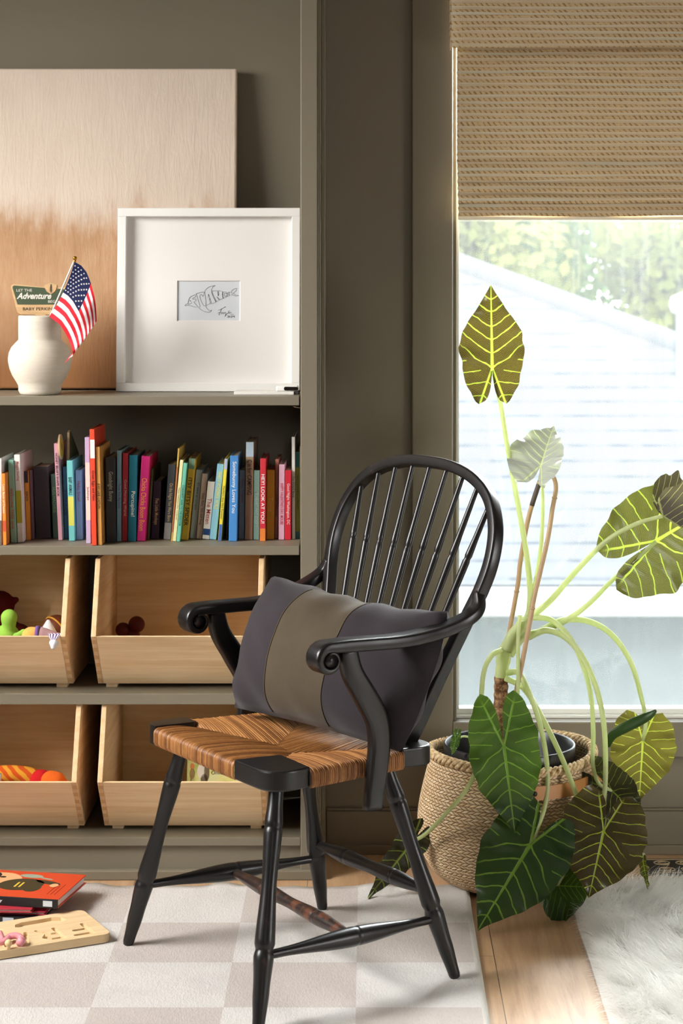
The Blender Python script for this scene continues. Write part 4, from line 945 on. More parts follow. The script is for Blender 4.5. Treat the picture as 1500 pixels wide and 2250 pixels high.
def pil(sgn):
    def fn(a, b):
        # pinch edges between the corner ears
        aa, bb = a, b
        ea = .045*(1-(2*b-1)**2)*(1-abs(2*a-1)*0); 
        a2 = a*(1-2*ea*.9*0)+0; x_ = (2*a-1); y_ = (2*b-1)
        rc = (abs(x_)*abs(y_))**3*(.25 if (y_ < 0 or x_ < 0) else .8)
        x2 = x_*(1+.030*(1-y_*y_)-.06*rc); y2 = y_*(1-.055*(1-x_*x_)-.07*rc); a2, b2 = (x2+1)/2, (y2+1)/2
        p = corn['bl'].lerp(corn['br'], a2).lerp(corn['tl'].lerp(corn['tr'], a2), b2)
        th = .078*((1-abs(x_)**3.0)*(1-abs(y_)**2.6))**.5
        wr = .0034*sin(x_*15+y_*7)*(max(0, abs(y_)-.30))+.0062*sin(x_*11-y_*4+1)*(1-abs(x_))*max(0, y_-.1)+.007*sin(y_*8+x_*13)*max(0, abs(x_)-.45)+.0045*sin(x_*5+y_*9)*max(0, x_)+.004*sin((x_+y_)*10)*max(0, -x_-.3)
        if sgn > 0: th += .010*(1-x_*x_)*(1-y_*y_)
        p = p+nrm*sgn*(th*(1 if sgn > 0 else .62)+(wr if 0 < a < 1 and 0 < b < 1 else 0))
        p.z -= .020*(1-x_*x_)*max(0, y_)*(.5+.5*x_)
        p.z += .010*sin(pi*a)*sin(pi*min(1, b*1.0))*0-.006*max(0, y_)*sin(x_*16)*(1-x_*x_)*.5
        return off @ p
    return fn
m = MB(); mf = lambda a, b: 1 if .302 < a < .632 else 0
m.grid(pil(1), 76, 46, mif=mf); m.grid(lambda a, b: pil(-1)(a, b), 76, 46, mif=lambda a, b: 0)
# split into body and band parts
def sub(m, which, lift):
    o_ = MB(); o_.v = m.v; 
    for f_, mi, s_ in zip(m.f, m.mi, m.sm):
        if mi == which: o_.f.append(f_); o_.mi.append(0); o_.sm.append(True)
    used = sorted({i for f_ in o_.f for i in f_}); mp = {i: j for j, i in enumerate(used)}
    o_.v = [m.v[i] for i in used]; o_.f = [tuple(mp[i] for i in f_) for f_ in o_.f]; return o_
body = sub(m, 0, 0).build('cushion_body', LIN, cu, world=False); band = sub(m, 1, 0).build('velvet_band', VEL, cu, world=False)
# piping at the band seams
for a_ in (.302, .632):
    MB().tube([pil(1)(round(a_*76)/76, b/40)+Vector((0, .0004, 0)) for b in range(1, 40)], .0014, 6).build('seam', VEL, cu, world=False)

# ================================================================ WOVEN ROMAN SHADE
g = G('woven_shade'); x, y, z = g.sep(g.pos())
wob = g.math('MULTIPLY', g.math('SUBTRACT', g.noise(g.coord((2, 1, 30)), 2, 3), .5), .010)
zq = g.math('DIVIDE', g.math('ADD', z, wob), .0140); fz_ = g.math('FRACT', zq); row = g.math('FLOOR', zq)
rope = g.math('MULTIPLY', g.step(fz_, .02, .10), g.math('SUBTRACT', 1, g.step(fz_, .50, .58)))
rr_ = g.math('FRACT', g.math('MULTIPLY', g.math('SINE', g.math('MULTIPLY', row, 12.9898)), 43758.5))
dash = g.math('FRACT', g.math('ADD', g.math('ADD', g.math('DIVIDE', x, .0125), g.math('MULTIPLY', rr_, 1.0)), g.math('MULTIPLY', fz_, 1.1)))
nzd = g.noise(g.coord((60, 1, 60)), 1.2, 2)
dk = g.math('MULTIPLY', g.math('MULTIPLY', g.step(g.math('ADD', dash, g.math('MULTIPLY', g.math('SUBTRACT', nzd, .5), .7)), .55, .78), rope), g.step(g.noise(g.coord((25, 1, 90)), 1.5, 2), .30, .52))
nf = g.noise(g.coord((6, 1, 300)), 1.2, 4, .7); nb_ = g.noise(g.coord((1.5, 1, 60)), 1.5, 3, .7)
flat = g.mix(nf, S(164, 144, 114), S(214, 196, 166)); flat = g.mix(g.step(nb_, .5, .62), flat, S(186, 180, 158))
rp = g.mix(nf, S(178, 150, 110), S(212, 186, 144))
col = g.mix(rope, flat, rp); col = g.mix(g.math('MULTIPLY', dk, .75), col, S(112, 86, 56))
line = g.math('MULTIPLY', g.step(fz_, .86, .90), g.math('SUBTRACT', 1, g.step(fz_, .94, .98))); col = g.mix(g.math('MULTIPLY', line, .7), col, S(206, 198, 178))
warp = g.math('LESS_THAN', g.math('FRACT', g.math('DIVIDE', x, .0522)), .03); col = g.mix(g.math('MULTIPLY', warp, .55), col, S(208, 186, 142))
hgt = g.math('ADD', g.math('MULTIPLY', rope, g.math('ADD', .6, g.math('MULTIPLY', dash, -.5))), g.math('MULTIPLY', nf, .4))
g.bump(hgt, .6, .0025); SHADE = g.fin(col, .8, .2)
tl = g.node('ShaderNodeBsdfTranslucent'); g.l.new(col, tl.inputs[0]); mxs = g.node('ShaderNodeMixShader'); mxs.inputs[0].default_value = .06
g.l.new(g.bsdf.outputs[0], mxs.inputs[1]); g.l.new(tl.outputs[0], mxs.inputs[2]); g.l.new(mxs.outputs[0], g.out.inputs[0])
rs = thing('roman_shade', 'woven tan bamboo roman shade pulled half way down the window', 'window shade', (.98, 4.64, 2.44))
va0, va1 = .1870, 1.78
zv = CH+(610-105)*4.60/FPX
m = MB(); m.grid(lambda a, b: (va0+(va1-va0)*a+.0012*sin(b*90)*(1 if a < .01 else 0), 4.600+.002*sin(a*9), zv+.006*a+(2.47-zv)*b), 60, 40)
m.grid(lambda a, b: (va0, 4.600+.055*a, zv+(2.47-zv)*b), 4, 10)
o = m.build('valance', SHADE, rs); sm_ = o.modifiers.new('solid', 'SOLIDIFY'); sm_.thickness = .002
sx0, sx1 = .2030, 1.765
zq_ = lambda v_: CH+(610-v_)*4.645/FPX
prof = [(2.44, 0), (zq_(352), 0), (zq_(354), -.004), (zq_(370), -.010), (zq_(396), -.011), (zq_(399), -.005), (zq_(402), -.011), (zq_(416), -.018), (zq_(424), -.017), (zq_(426), -.011), (zq_(429), -.018), (zq_(438), -.023), (zq_(446), -.022), (zq_(448), -.015), (zq_(451), -.022), (zq_(460), -.027), (zq_(464), -.020), (zq_(467), -.026), (zq_(474), -.028), (zq_(476), -.026)]
zz_ = [p_[0] for p_ in prof][::-1]; yy_ = [p_[1] for p_ in prof][::-1]; zs_all = sorted(set(zz_+list(np.linspace(zz_[0], zz_[-1], 150))), reverse=True)
def shf(a, b):
    z = zs_all[min(len(zs_all)-1, int(round(b*(len(zs_all)-1))))]; low_ = max(0, min(1, (zq_(340)-z)/.12))
    return (sx0+(sx1-sx0)*a+(.0010*sin(z*400) if a == 0 else 0)+.002*low_, 4.662+float(np.interp(z, zz_, yy_))+.0015*sin(a*40+z*30)*low_, z+.004*a*low_+.0012*sin(a*23)*low_)
m = MB(); m.grid(shf, 60, len(zs_all)-1); o = m.build('folded_panel', SHADE, rs); sm_ = o.modifiers.new('solid', 'SOLIDIFY'); sm_.thickness = .0018; sm_.offset = 1
MB().box(sx0+.002, sx1, 4.638, 4.662, zq_(483), zq_(474)).build('hem_bar', plain((216, 204, 180), .7, .2, .05), rs, bevel=.003)

# ================================================================ BASKET AND PLANT
BXc, BYc = .311, 4.452
g = G('seagrass_weave'); x, y, z = g.sep(g.coord())
th = g.math('MULTIPLY', g.math('ARCTAN2', y, x), .20)
rh, cw = .0070, .0138
vv = g.math('DIVIDE', z, rh); rowi = g.math('FLOOR', vv); fv = g.math('FRACT', vv)
sg_ = g.math('SUBTRACT', g.math('MULTIPLY', g.math('MODULO', rowi, 2), 2), 1)
s_ = g.math('ADD', g.math('DIVIDE', th, cw), g.math('ADD', g.math('MULTIPLY', sg_, g.math('MULTIPLY', g.math('SUBTRACT', fv, .5), .75)), g.math('MULTIPLY', rowi, .37)))
s_ = g.math('ADD', s_, 200); fs_ = g.math('FRACT', s_); idx = g.math('FLOOR', s_)
pb_ = lambda f_: g.math('SUBTRACT', 1, g.math('POWER', g.math('ABSOLUTE', g.math('SUBTRACT', g.math('MULTIPLY', f_, 2), 1)), 4))
h_ = g.math('MULTIPLY', pb_(fs_), pb_(fv))
rnd = g.math('FRACT', g.math('MULTIPLY', g.math('SINE', g.math('ADD', g.math('MULTIPLY', idx, 12.9898), g.math('MULTIPLY', rowi, 78.233))), 43758.5))
nz = g.noise(g.coord(), 90, 3); lo = g.noise(g.coord(), 6, 3)
tanc = g.mix(rnd, S(212, 178, 136), S(236, 208, 170)); tanc = g.mix(g.math('MULTIPLY', g.step(lo, .55, .75), .35), tanc, S(176, 132, 90))
col = g.mix(g.step(h_, .05, .45), S(128, 92, 58), tanc); g.bump(h_, .9, .004); WEAVE = g.fin(col, .7, .25)
bk = thing('basket', 'round woven seagrass basket with a braided rim holding the potted plant', 'basket', (BXc, BYc, 0))
prof = [(0, .004), (.09, .003), (.125, .006), (.158, .022), (.184, .05), (.199, .085), (.2055, .125), (.204, .165), (.197, .205), (.187, .245), (.180, .275), (.178, .288)]
pr2 = catmull([(a_, 0, b_) for a_, b_ in prof], 5); pr2 = [(p_.x, p_.z) for p_ in pr2]
def bb(r_, z, k_, n): 
    t = 2*pi*k_/n; q_ = 1+.015*sin(3*t+1)*z/.29+.012*sin(2*t)*z/.29; return Vector((r_*q_*cos(t), r_*q_*sin(t), z+.006*sin(2*t+.5)*max(0, z-.2)/.09))
n = 96; vs = []; inn = [(r_-.006, z+.002) for r_, z in pr2[3:]][::-1]; allp = pr2+inn+[(0, .03)]
for r_, z in allp:
    for k_ in range(n): vs.append(bb(r_, z, k_, n))
m = MB(); m.add(vs, [(i*n+k_, i*n+(k_+1) % n, (i+1)*n+(k_+1) % n, (i+1)*n+k_) for i in range(len(allp)-1) for k_ in range(n)], 0, True)
m.build('body', WEAVE, bk, world=False)
g = G('braided_seagrass'); n1 = g.noise(g.coord(), 120, 4, .7); BRAID = g.fin(g.ramp(n1, [(.36, S(148, 116, 76)), (.5, S(206, 178, 136)), (.65, S(232, 212, 176))]), .75, .2); 
m = MB()
for s0 in range(3):
    m.tube([bb(.180+.0058*cos(26*2*pi*i/624+s0*2*pi/3), .288+.0066*sin(26*2*pi*i/624+s0*2*pi/3), i*96/624, 96) for i in range(625)], .0050, 7, cap=False)
m.build('braided_rim', BRAID, bk, world=False)
LEA = plain((178, 122, 66), .5, .4, .08)
arc = [radians(-84+82*i/24) for i in range(25)]
vs = []
for a_ in arc:
    for rr_, zz2 in ((.189, .262), (.1925, .262), (.198, .232), (.1945, .232)):
        p_ = bb(rr_+.002, zz2, a_/(2*pi)*96, 96); vs.append(p_)
m = MB(); m.add(vs, [(i*4+k_, i*4+(k_+1) % 4, (i+1)*4+(k_+1) % 4, (i+1)*4+k_) for i in range(24) for k_ in range(4)]+[(0, 1, 2, 3), (96, 99, 98, 97)], 0, False)
hd = m.build('leather_handle', LEA, bk, world=False)
for a_ in (radians(-79), radians(-6)): MB().ball(bb(.199, .247, a_/(2*pi)*96, 96), .0055, n=8).build('rivet', BLKM, hd, world=False)

pt = thing('nursery_pot', 'black plastic nursery pot set inside the woven basket', 'plant pot', (BXc-.002, BYc, .034))
POT = plain((28, 29, 31), .35, .5, .05)
MB().lathe([(0, .0), (.100, .0), (.106, .01), (.132, .235), (.133, .238), (.142, .240), (.1445, .244), (.1445, .272), (.142, .275), (.139, .272), (.137, .25), (.130, .232), (.104, .02), (0, .02)], (0, 0, 0), 64).build('pot', POT, pt, world=False)
g = G('potting_soil'); n1 = g.noise(g.coord(), 120, 5, .8); g.bump(n1, 1, .01); SOIL = g.fin(g.mix(n1, S(40, 28, 20), S(92, 68, 48)), .95, .1)
MB().lathe([(0, .212), (.126, .206), (.124, .19), (0, .19)], (0, 0, 0), 48).build('soil', SOIL, pt, world=False)

pl = thing('elephant_ear_plant', 'tall elephant ear plant with large veined arrow-shaped leaves and bent pale stems', 'plant', P(1100, 1660, BYc))
g = G('brown_trunk'); x, y, z = g.sep(g.pos()); n1 = g.noise(g.coord((1, 1, 1)), 90, 4, .7); rg = g.math('FRACT', g.math('ADD', g.math('DIVIDE', z, .017), g.math('MULTIPLY', n1, .5)))
g.bump(g.math('ADD', g.math('MULTIPLY', rg, .3), n1), .8, .004); TRUNK = g.fin(g.mix(g.math('ADD', .45, g.math('MULTIPLY', g.step(rg, .1, .6), .55)), S(84, 58, 40), g.mix(g.step(n1, .4, .6), S(112, 76, 50), S(186, 148, 110))), .85, .2)
MB().tube(catmull([P(1098, 1672, BYc), P(1099, 1600, BYc), P(1100, 1540, BYc), P(1101, 1488, BYc)], 8), [.0155+.0012*sin(i*2.2) for i in range(25)], 16).build('trunk', TRUNK, pl)
g = G('pale_stem'); n1 = g.noise(g.coord((1, 1, .3)), 60, 3); SC = g.mix(n1, S(202, 216, 150), S(230, 236, 188)); STEM = g.fin(SC, .4, .4)
tl = g.node('ShaderNodeBsdfTranslucent'); g.l.new(SC, tl.inputs[0]); mxs = g.node('ShaderNodeMixShader'); mxs.inputs[0].default_value = .45
g.l.new(g.bsdf.outputs[0], mxs.inputs[1]); g.l.new(tl.outputs[0], mxs.inputs[2]); g.l.new(mxs.outputs[0], g.out.inputs[0])
m = MB(); m.tube(catmull([P(1101, 1492, BYc), P(1104, 1460, BYc), P(1110, 1430, BYc), P(1130, 1400, BYc), P(1150, 1378, BYc)], 6), [.0145]*7+[.0165]*6+[.0155]*6+[.010]*6, 16)
m.tube(catmull([P(1112, 1430, BYc-.006), P(1128, 1392, BYc-.008), P(1150, 1372, BYc-.01), P(1168, 1352, BYc)], 6), [.013]*7+[.012]*6+[.007]*6, 12)
m.build('crown_stem', STEM, pl)

def leafmat(name, c0, c1, vein, tcol, tmix, rough=.32):
    g = G(name); uv = g.node('ShaderNodeUVMap'); sp = g.sep(uv.outputs[0]); U, V = sp[0], g.math('SUBTRACT', sp[1], 1.0)
    wob = g.math('MULTIPLY', g.math('SUBTRACT', g.noise(uv.outputs[0], 5, 2), .5), .09)
    mid = g.math('MULTIPLY', g.math('SUBTRACT', 1, g.step(g.math('DIVIDE', U, g.math('ADD', .30, g.math('MULTIPLY', g.math('SUBTRACT', 1, V), 1.0))), .010, .019)), g.math('GREATER_THAN', V, -.02))
    up = g.math('ADD', g.math('SUBTRACT', V, g.math('MULTIPLY', U, .62)), g.math('ADD', wob, g.math('MULTIPLY', g.math('MULTIPLY', U, U), -.35)))
    def comb(t, per, w0, w1): 
        f_ = g.math('ABSOLUTE', g.math('SUBTRACT', g.math('FRACT', g.math('ADD', g.math('DIVIDE', t, per), 20.5)), .5)); return g.math('SUBTRACT', 1, g.step(g.math('MULTIPLY', f_, per), w0, w1))
    fade = g.math('SUBTRACT', 1, g.step(U, .22, .46))
    side = g.math('MULTIPLY', comb(up, .165, .006, .013), g.math('MULTIPLY', g.math('GREATER_THAN', up, -.12), fade))
    # lobe veins
    cx, cb = .34, .94
    cross = g.math('ABSOLUTE', g.math('ADD', g.math('MULTIPLY', U, cb), g.math('MULTIPLY', V, cx))); tt = g.math('SUBTRACT', g.math('MULTIPLY', U, cx), g.math('MULTIPLY', V, cb))
    lobe = g.math('MULTIPLY', g.math('SUBTRACT', 1, g.step(cross, .008, .016)), g.math('MULTIPLY', g.math('LESS_THAN', V, 0), g.math('SUBTRACT', 1, g.step(tt, .42, .62))))
    neg = g.math('LESS_THAN', up, -.12)
    ls = g.math('MULTIPLY', comb(g.math('ADD', wob, g.math('SUBTRACT', tt, g.math('MULTIPLY', cross, .55))), .17, .004, .010), g.math('MULTIPLY', neg, .8))
    vn = g.math('MAXIMUM', g.math('MAXIMUM', mid, side), g.math('MAXIMUM', lobe, ls))
    fine = g.noise(uv.outputs[0], 34, 5, .7, 1.5); lo = g.noise(g.coord(), 14, 3)
    fl_ = comb(g.math('ADD', up, g.math('MULTIPLY', fine, .03)), .021, .0008, .003)
    col = g.mix(lo, S(*c0), S(*c1)); col = g.mix(g.math('MULTIPLY', fl_, .14), col, S(*vein)); col = g.mix(vn, col, S(*vein))
    g.bump(g.math('SUBTRACT', g.math('MULTIPLY', lo, .6), g.math('MULTIPLY', vn, .5)), .35, .004); g.fin(col, rough, .45)
    tl = g.node('ShaderNodeBsdfTranslucent'); tcv = g.mix(vn, g.mix(g.math('MULTIPLY', fl_, .3), S(*tcol), S(*vein)), S(*vein)); g.l.new(tcv, tl.inputs[0])
    mxs = g.node('ShaderNodeMixShader'); mxs.inputs[0].default_value = tmix
    g.l.new(g.bsdf.outputs[0], mxs.inputs[1]); g.l.new(tl.outputs[0], mxs.inputs[2]); g.l.new(mxs.outputs[0], g.out.inputs[0]); return g.m
LM_G = leafmat('leaf_deep_green', (22, 44, 30), (40, 66, 36), (112, 150, 52), (92, 120, 30), .35)
LM_B = leafmat('leaf_bronze', (34, 38, 20), (84, 62, 36), (166, 184, 62), (72, 58, 24), .36)
LM_O = leafmat('leaf_olive_back', (84, 84, 40), (104, 100, 50), (176, 198, 70), (82, 82, 36), .34)
LM_S = leafmat('leaf_back_sky_sheen', (176, 182, 180), (206, 210, 210), (206, 216, 160), (120, 130, 70), .25, .24)  # pale underside, brightened further with sky reflection painted into the base colour
LM_Y = leafmat('leaf_backlit_yellow', (112, 106, 46), (132, 124, 54), (206, 220, 84), (116, 108, 38), .44)  # backlit glow painted in: yellower base colour and stronger translucency
LM_P = leafmat('leaf_plum_back', (74, 66, 60), (98, 90, 84), (170, 176, 110), (70, 62, 36), .25, .22)
LM_D = leafmat('leaf_dark', (40, 38, 34), (58, 54, 46), (128, 148, 60), (70, 66, 30), .2, .25)
WY = [-1, -.8, -.5, -.25, 0, .12, .25, .45, .65, .82, .93, 1]
def leaf(J, T, nrm, wid, back, lobe_x, matl, label=None, droop=0, fold=0, wave=.03, curl=0, gap=.05, seed=0, wl=1.0, wr_=1.0, tw=0, wprof=None):
    J, T = Vector(J), Vector(T); a_ = T-J; L = a_.length; a_.normalize(); n_ = Vector(nrm); n_ = (n_-a_*n_.dot(a_)).normalized(); s_ = a_.cross(n_)
    wp = wprof or [.60, .76, .90, .97, 1.0, 1.0, .98, .84, .56, .27, .095, 0.0]
    vs, fs, uvs = [], [], []; NR, NC = 44, 12; rng = random.Random(seed); ph = [rng.uniform(0, 6) for _ in range(4)]
    for side in (-1, 1):
        o_ = len(vs); wsc = wid*(wr_ if side > 0 else wl)
        for i in range(NR+1):
            yy = -back+(1+back)*(i/NR); yy_n = yy/back if yy < 0 else yy
            w_o = float(np.interp(yy_n, WY, wp))
            if yy < 0:
                q_ = -yy_n; cen = lobe_x/wid; ib_ = min(cen*.85, gap*1.6*q_**.9); inner = cen-(cen-ib_)*sqrt(max(0, 1-q_**4)); w_o = max(inner, cen+(w_o-cen)*(1-q_**5)**.5)
                w_o = max(w_o, inner)
            else: inner = 0
            for j in range(NC+1):
                x_ = inner+(w_o*(1+.022*sin(yy*17+ph[2]+side)+.014*sin(yy*31+ph[3]))-inner)*j/NC; xs = x_*wsc*side; e_ = (j/NC)**2
                z_ = fold*abs(xs)+wave*e_*sin(yy*13+ph[0]+side)+wave*.6*e_*sin(yy*23+ph[1])-droop*(max(0, yy)**2)-droop*.6*(min(0, yy)**2)+curl*xs*xs*4+tw*xs*yy+.012*sin(yy*38-abs(xs)*20)*min(1, abs(xs)*8)*(1-j/NC)
                vs.append(J+a_*(yy*L)+s_*(xs*L)+n_*(z_*L)); uvs.append((x_*wid, yy+1.0))
        for i in range(NR):
            for j in range(NC):
                q0 = o_+i*(NC+1)+j; f_ = (q0, q0+1, q0+NC+2, q0+NC+1); fs.append(f_ if side > 0 else f_[::-1])
    m = MB(); m.add(vs, fs, 0, True); o = m.build('leaf', matl, pl)
    ul = o.data.uv_layers.new(name='UVMap')
    for p_ in o.data.polygons:
        for li in p_.loop_indices: ul.data[li].uv = uvs[o.data.loops[li].vertex_index]
    if label: o['label'] = label
    return o
def stem(pts, leafo, r0=.0062, r1=.0036):
    c = catmull(pts, 8); n_ = len(c)
    return MB().tube(c, [r0+(r1-r0)*i/(n_-1) for i in range(n_)], 10).build('stem', STEM, leafo)
def PS(lst): return [P(*q_) for q_ in lst]
Y0 = BYc
l1 = leaf(P(1081, 808, 4.40), P(1078, 625, 4.385), (-.05, -1, .10), .39, .43, .16, LM_B, 'upright bronze leaf with glowing yellow veins', wave=.045, gap=.045, seed=1, fold=.10, wprof=[.55, .66, .78, .86, .91, .95, 1.0, .90, .56, .26, .10, 0])
stem(PS([(1116, 1430, Y0), (1150, 1392, Y0), (1164, 1320, Y0), (1158, 1230, 4.45), (1138, 1110, 4.44), (1115, 985, 4.43), (1099, 885, 4.42), (1082, 812, 4.406)]), l1, .0075, .0045)
l2 = leaf(P(1188, 1022, 4.42), P(1216, 934, 4.50), (-.30, -.78, -.50), .50, .55, .26, LM_S, 'small pale leaf with a painted silvery sky sheen seen from below', fold=.30, wave=.05, seed=2, wl=1.2, wr_=.75)
stem(PS([(1140, 1400, Y0), (1160, 1345, Y0), (1178, 1270, Y0), (1189, 1190, 4.45), (1192, 1100, 4.44), (1188, 1026, 4.424)]), l2, .0060, .0032)
l3 = leaf(P(1441, 1188, 4.42), P(1620, 1082, 4.46), (-.10, -1, -.25), .56, .60, .24, LM_O, 'large olive leaf seen from behind at the right edge', wave=.03, seed=3, gap=.02)
stem(PS([(1120, 1440, Y0), (1150, 1400, Y0), (1195, 1385, Y0), (1245, 1362, Y0), (1295, 1325, 4.44), (1350, 1270, 4.42), (1441, 1190, 4.412)]), l3, .0085, .0042)
l4 = leaf(P(1456, 1136, 4.34), P(1532, 1182, 4.37), (.45, .05, .9), .50, .45, .27, LM_P, 'folded silver-brown leaf at the right edge', fold=2.0, wave=.045, seed=4, gap=.08)
stem(PS([(1112, 1420, Y0), (1140, 1372, Y0), (1175, 1348, Y0), (1212, 1316, 4.44), (1265, 1255, 4.41), (1330, 1190, 4.38), (1395, 1152, 4.35), (1455, 1134, 4.338)]), l4, .0085, .0042)
l5 = leaf(P(1107, 1640, 4.215), P(1132, 1832, 4.185), (.02, -1, .22), .415, .63, .20, LM_G, 'large green leaf hanging in front of the basket', wave=.022, seed=5, gap=.05, droop=.05)
stem(PS([(1142, 1352, 4.43), (1138, 1400, 4.42), (1138, 1470, 4.40), (1136, 1540, 4.35), (1126, 1600, 4.27), (1108, 1640, 4.222)]), l5, .0045, .0035)
l6 = leaf(P(1165, 1856, 4.185), P(1049, 2044, 4.09), (-.05, -1, .45), .43, .44, .22, LM_G, 'dark green leaf hanging lowest on the left, its tip touching the floor', wave=.035, seed=6, gap=.10, droop=.03)
stem(PS([(1114, 1478, 4.44), (1140, 1480, 4.42), (1165, 1530, 4.38), (1188, 1600, 4.32), (1202, 1690, 4.285), (1197, 1770, 4.258), (1168, 1852, 4.196)]), l6, .0070, .0045)
l7 = leaf(P(1326, 1826, 4.225), P(1294, 1972, 4.17), (.04, -1, .42), .66, .62, .33, LM_B, 'broad bronze leaf with yellow veins resting on the fluffy rug', wave=.045, seed=7, gap=.04, droop=.04)
stem(PS([(1160, 1400, Y0), (1200, 1385, 4.44), (1245, 1403, 4.42), (1283, 1450, 4.39), (1312, 1520, 4.35), (1327, 1600, 4.31), (1330, 1700, 4.315), (1326, 1770, 4.29), (1326, 1822, 4.240)]), l7, .0075, .0045)
l8 = leaf(P(1226, 1946, 4.225), P(1304, 1950, 4.20), (.05, -.9, .5), .98, .45, .30, LM_G, 'small dark green leaf low behind the two front leaves', wave=.05, seed=8, wr_=1.0)
stem(PS([(1110, 1490, 4.44), (1150, 1512, 4.42), (1184, 1565, 4.38), (1220, 1635, 4.33), (1252, 1710, 4.285), (1274, 1785, 4.26), (1262, 1870, 4.24), (1224, 1944, 4.222)]), l8, .0068, .0042)
l9 = leaf(P(1412, 1628, 4.46), P(1404, 1760, 4.43), (-.15, -1, .05), .56, .50, .30, LM_Y, 'yellow backlit leaf with a curled edge by the window panel', wave=.05, seed=9, fold=.18, curl=-.05)
stem(PS([(1190, 1385, Y0), (1240, 1362, 4.46), (1295, 1366, 4.47), (1345, 1396, 4.47), (1385, 1455, 4.47), (1408, 1530, 4.465), (1418, 1585, 4.46), (1412, 1627, 4.462)]), l9, .0078, .0040)
rp_ = catmull(PS([(1334, 1640, 4.44), (1345, 1616, 4.435), (1372, 1599, 4.43), (1405, 1583, 4.43), (1428, 1571, 4.435), (1441, 1561, 4.44)]), 6)
MB().tube(rp_, [.002+.011*sin(pi*min(1, (i/30)*.9+.08))**.8 for i in range(31)], 14, flat=(1, .5)).build('rolled_edge', LM_G, l9)
l10 = leaf(P(1345, 1738, 4.33), P(1412, 1800, 4.30), (-.5, -.8, .3), .62, .95, .30, LM_D, 'dark folded leaf behind the broad bronze one', fold=.35, wave=.04, seed=10)
stem(PS([(1165, 1356, Y0), (1210, 1362, 4.44), (1250, 1400, 4.42), (1276, 1450, 4.40), (1297, 1525, 4.37), (1303, 1610, 4.35), (1302, 1680, 4.34), (1316, 1722, 4.335), (1344, 1738, 4.333)]), l10, .0068, .0040)
l11 = leaf(P(905, 1850, 4.345), P(806, 1976, 4.315), (.45, -.75, .5), .22, .35, .09, LM_D, 'narrow dark leaf drooping to the floor behind the chair leg', wave=.05, seed=11, fold=.15)
stem(PS([(1102, 1428, 4.44), (1080, 1440, 4.42), (1063, 1475, 4.38), (1057, 1535, 4.33), (1054, 1620, 4.27), (1045, 1690, 4.235), (1022, 1738, 4.225), (975, 1792, 4.262), (935, 1832, 4.31), (906, 1849, 4.348)]), l11, .0060, .0040)
l12 = leaf(P(1000, 1628, 4.345), P(992, 1660, 4.335), (-.3, -1, .1), .32, .95, .10, LM_G, 'tiny young leaf over the left rim of the basket', wave=.05, seed=12)
stem(PS([(1090, 1650, 4.42), (1060, 1630, 4.40), (1020, 1618, 4.37), (1001, 1627, 4.349)]), l12, .0025, .0020)
l13 = leaf(P(1412, 1890, 4.33), P(1424, 1955, 4.30), (-.5, -1, .1), .16, .25, .05, LM_O, 'slender leaf tip hanging over the fluffy rug', fold=.4, wave=.08, seed=13)
stem(PS([(1345, 1740, 4.34), (1375, 1780, 4.34), (1402, 1840, 4.335), (1412, 1889, 4.332)]), l13, .0035, .0025)

st = thing('bamboo_hoop', 'bent bamboo hoop stake standing in the plant pot', 'plant stake', P(1128, 1655, 4.47))
g = G('bamboo_cane'); x, y, z = g.sep(g.coord()); n1 = g.noise(g.coord((1, 1, .2)), 60, 3); BAM = g.fin(g.mix(n1, S(160, 128, 94), S(198, 166, 130)), .45, .4)
hoop = PS([(1092, 1660, 4.49), (1104, 1480, 4.49), (1122, 1370, 4.49), (1138, 1280, 4.49), (1143, 1234, 4.49), (1160, 1141, 4.49), (1181, 1071, 4.485), (1192, 1047, 4.48), (1204, 1038, 4.475), (1215, 1047, 4.465), (1221, 1072, 4.46), (1213, 1120, 4.45), (1202, 1189, 4.44), (1174, 1310, 4.425), (1167, 1349, 4.42), (1146, 1460, 4.41), (1126, 1556, 4.405), (1108, 1660, 4.40)])
hc = catmull(hoop, 8); m = MB(); m.tube(hc, .0052, 12)
for i in (22, 50, 84, 110, 128):
    t_ = (hc[i+1]-hc[i]).normalized(); m.tube([hc[i]-t_*.003, hc[i], hc[i]+t_*.003], [.0054, .0066, .0054], 12)
m.build('cane', BAM, st)
MB().tube(hc[43:58], .0056, 12).build('scorched_bend', plain((74, 62, 54), .5, .4, .1), st, world=True)

# ================================================================ OUTDOORS
g = G('lawn'); n1 = g.noise(g.coord(), 3, 5); LAWN = g.fin(g.mix(n1, S(52, 70, 36), S(74, 92, 52)), .9, .1)
gr = MB().box(-40, 50, 4.96, 80, -3.3, -3.2).build('lawn', LAWN); gr['kind'] = 'structure'
ho = thing('house', 'pale neighbouring house with a grey shingled hip roof outside the window', 'house', (2, 13, -3.2))
E1, PK, H1 = Vector((-5.5, 12.0, -.49)), Vector((-1.2, 15.9, 1.85)), Vector((5.6, 12.0, -.49))
sl_ = .6; peakY = 12+(2.10+.49)/sl_
A, B, C_, D_ = Vector((-5.5, 12, -.49)), Vector((5.62, 12, -.49)), Vector((-1.15, peakY, 2.10)), Vector((-5.5, peakY, 2.10))
g = G('roof_shingles'); x, y, z = g.sep(g.pos()); rw = g.math('DIVIDE', y, .145); fr1 = g.math('FRACT', rw)
tab = g.noise(g.coord((5.5, 9, 1)), 1.2, 2); lnm = g.math('MULTIPLY', g.math('SUBTRACT', 1, g.step(fr1, .10, .26)), g.math('ADD', .25, g.math('MULTIPLY', g.step(tab, .40, .62), .75)))
SHN = g.fin(g.mix(lnm, g.mix(tab, S(84, 86, 90), S(91, 93, 96)), S(60, 63, 70)), .9, .1)
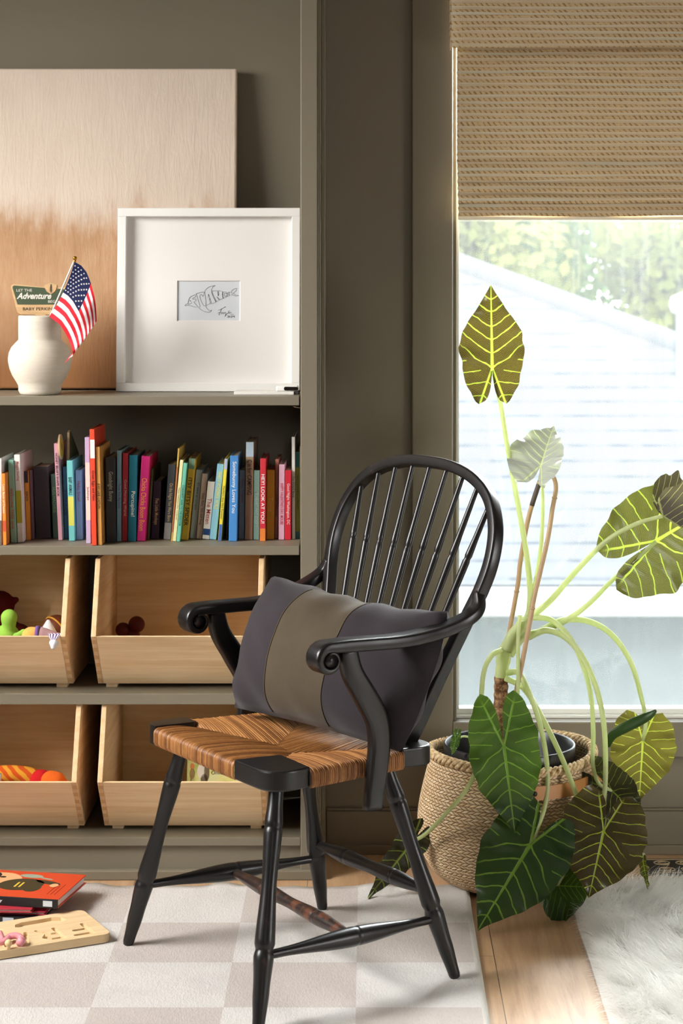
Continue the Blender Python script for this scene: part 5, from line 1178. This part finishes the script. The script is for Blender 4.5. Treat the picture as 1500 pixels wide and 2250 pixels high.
m = MB(); m.prism([A, B, C_, D_], (0, .05, -.1)); m.prism([B, Vector((5.62, 20, -.49)), C_], (-.05, 0, -.1)); m.build('roof', SHN, ho)
CAP = plain((88, 90, 94), .8, .2, .04)
d_ = (C_-B); m = MB(); m.tube([B+Vector((0, 0, .02)), C_+Vector((0, 0, .02))], .09, 8, flat=(1, .5)); m.build('ridge_cap', CAP, ho)
MB().box(-5.5, 5.7, 11.86, 11.99, -.66, -.50).build('gutter', plain((150, 150, 150), .5, .4, .01), ho, bevel=.02)
MB().box(-5.4, 5.3, 12.45, 19, -3.2, -.55).box(-5.5, 5.6, 12.0, 12.5, -.62, -.57).build('wall', plain((112, 116, 118), .8, .2, .06), ho)
vp = MB().lathe([(.055, -.5), (.055, .30), (.085, .31), (.10, .36), (.085, .42), (.0, .45)], (2.16, 13.9, .78), 20).build('roof_vent', plain((150, 150, 150), .5, .4, .02), ho)
LEAFG = []
for nm, c0, c1 in (('foliage_yellow', (92, 100, 46), (138, 140, 74)), ('foliage_green', (58, 80, 36), (98, 118, 58))):
    g = G(nm); n1 = g.noise(g.coord(), 1.4, 3); g.fin(g.mix(n1, S(*c0), S(*c1)), .8, .15)
    tl = g.node('ShaderNodeBsdfTranslucent'); tl.inputs[0].default_value = S(*c1); mxs = g.node('ShaderNodeMixShader'); mxs.inputs[0].default_value = .3
    g.l.new(g.bsdf.outputs[0], mxs.inputs[1]); g.l.new(tl.outputs[0], mxs.inputs[2]); g.l.new(mxs.outputs[0], g.out.inputs[0]); LEAFG.append(g.m)
BARK = plain((96, 80, 62), .9, .1, .2)
for i, (X, Y, Z, R, mi, lb) in enumerate([(.5, 22, 2.2, 1.8, 0, 'yellowish leafy tree above the roof slope at the left of the view'), (3.4, 21, 1.3, 1.5, 0, 'pale green leafy tree low at the right of the view outside'), (2.0, 25.5, 2.8, 2.3, 1, 'darker green tree behind the pale ones at the top of the view'), (5.6, 24, 2.3, 1.8, 1, 'darker green tree at the far right of the view outside'), (-2.6, 23, 3.0, 1.9, 1, 'green tree behind the peak of the roof'), (1.75, 28, .9, 1.7, 1, 'low green tree filling the gap just above the roof slope'), (1.6, 33, 3.0, 3.6, 0, 'pale yellow-green tree farthest back in the view outside')]):
    tr_ = thing('tree', lb, 'tree', (X, Y, -3.2), group='trees beyond the roof')
    rg_ = np.random.default_rng(20+i); m = MB()
    cl = [(Vector((X, Y, Z))+Vector(rg_.normal(0, 1, 3).tolist())*R*.30, R*rg_.uniform(.25, .42)) for _ in range(22)]
    for _ in range(5200):
        c, r_ = cl[rg_.integers(16)]; d = Vector(rg_.normal(0, 1, 3).tolist()).normalized(); p_ = c+d*r_*rg_.uniform(.75, 1.05); u_ = d.cross(Vector(rg_.normal(0, 1, 3).tolist())).normalized()*rg_.uniform(.05, .11); w_ = (d+Vector(rg_.normal(0, .5, 3).tolist())).cross(u_).normalized()*rg_.uniform(.04, .07)
        m.add([p_-u_, p_-w_, p_+u_, p_+w_], [(0, 1, 2, 3)])
    m.build('crown', LEAFG[mi], tr_)
    MB().tube([(X, Y, -3.2), (X+.05, Y, -1), (X, Y, Z)], [.22, .16, .08], 10).build('trunk', BARK, tr_)
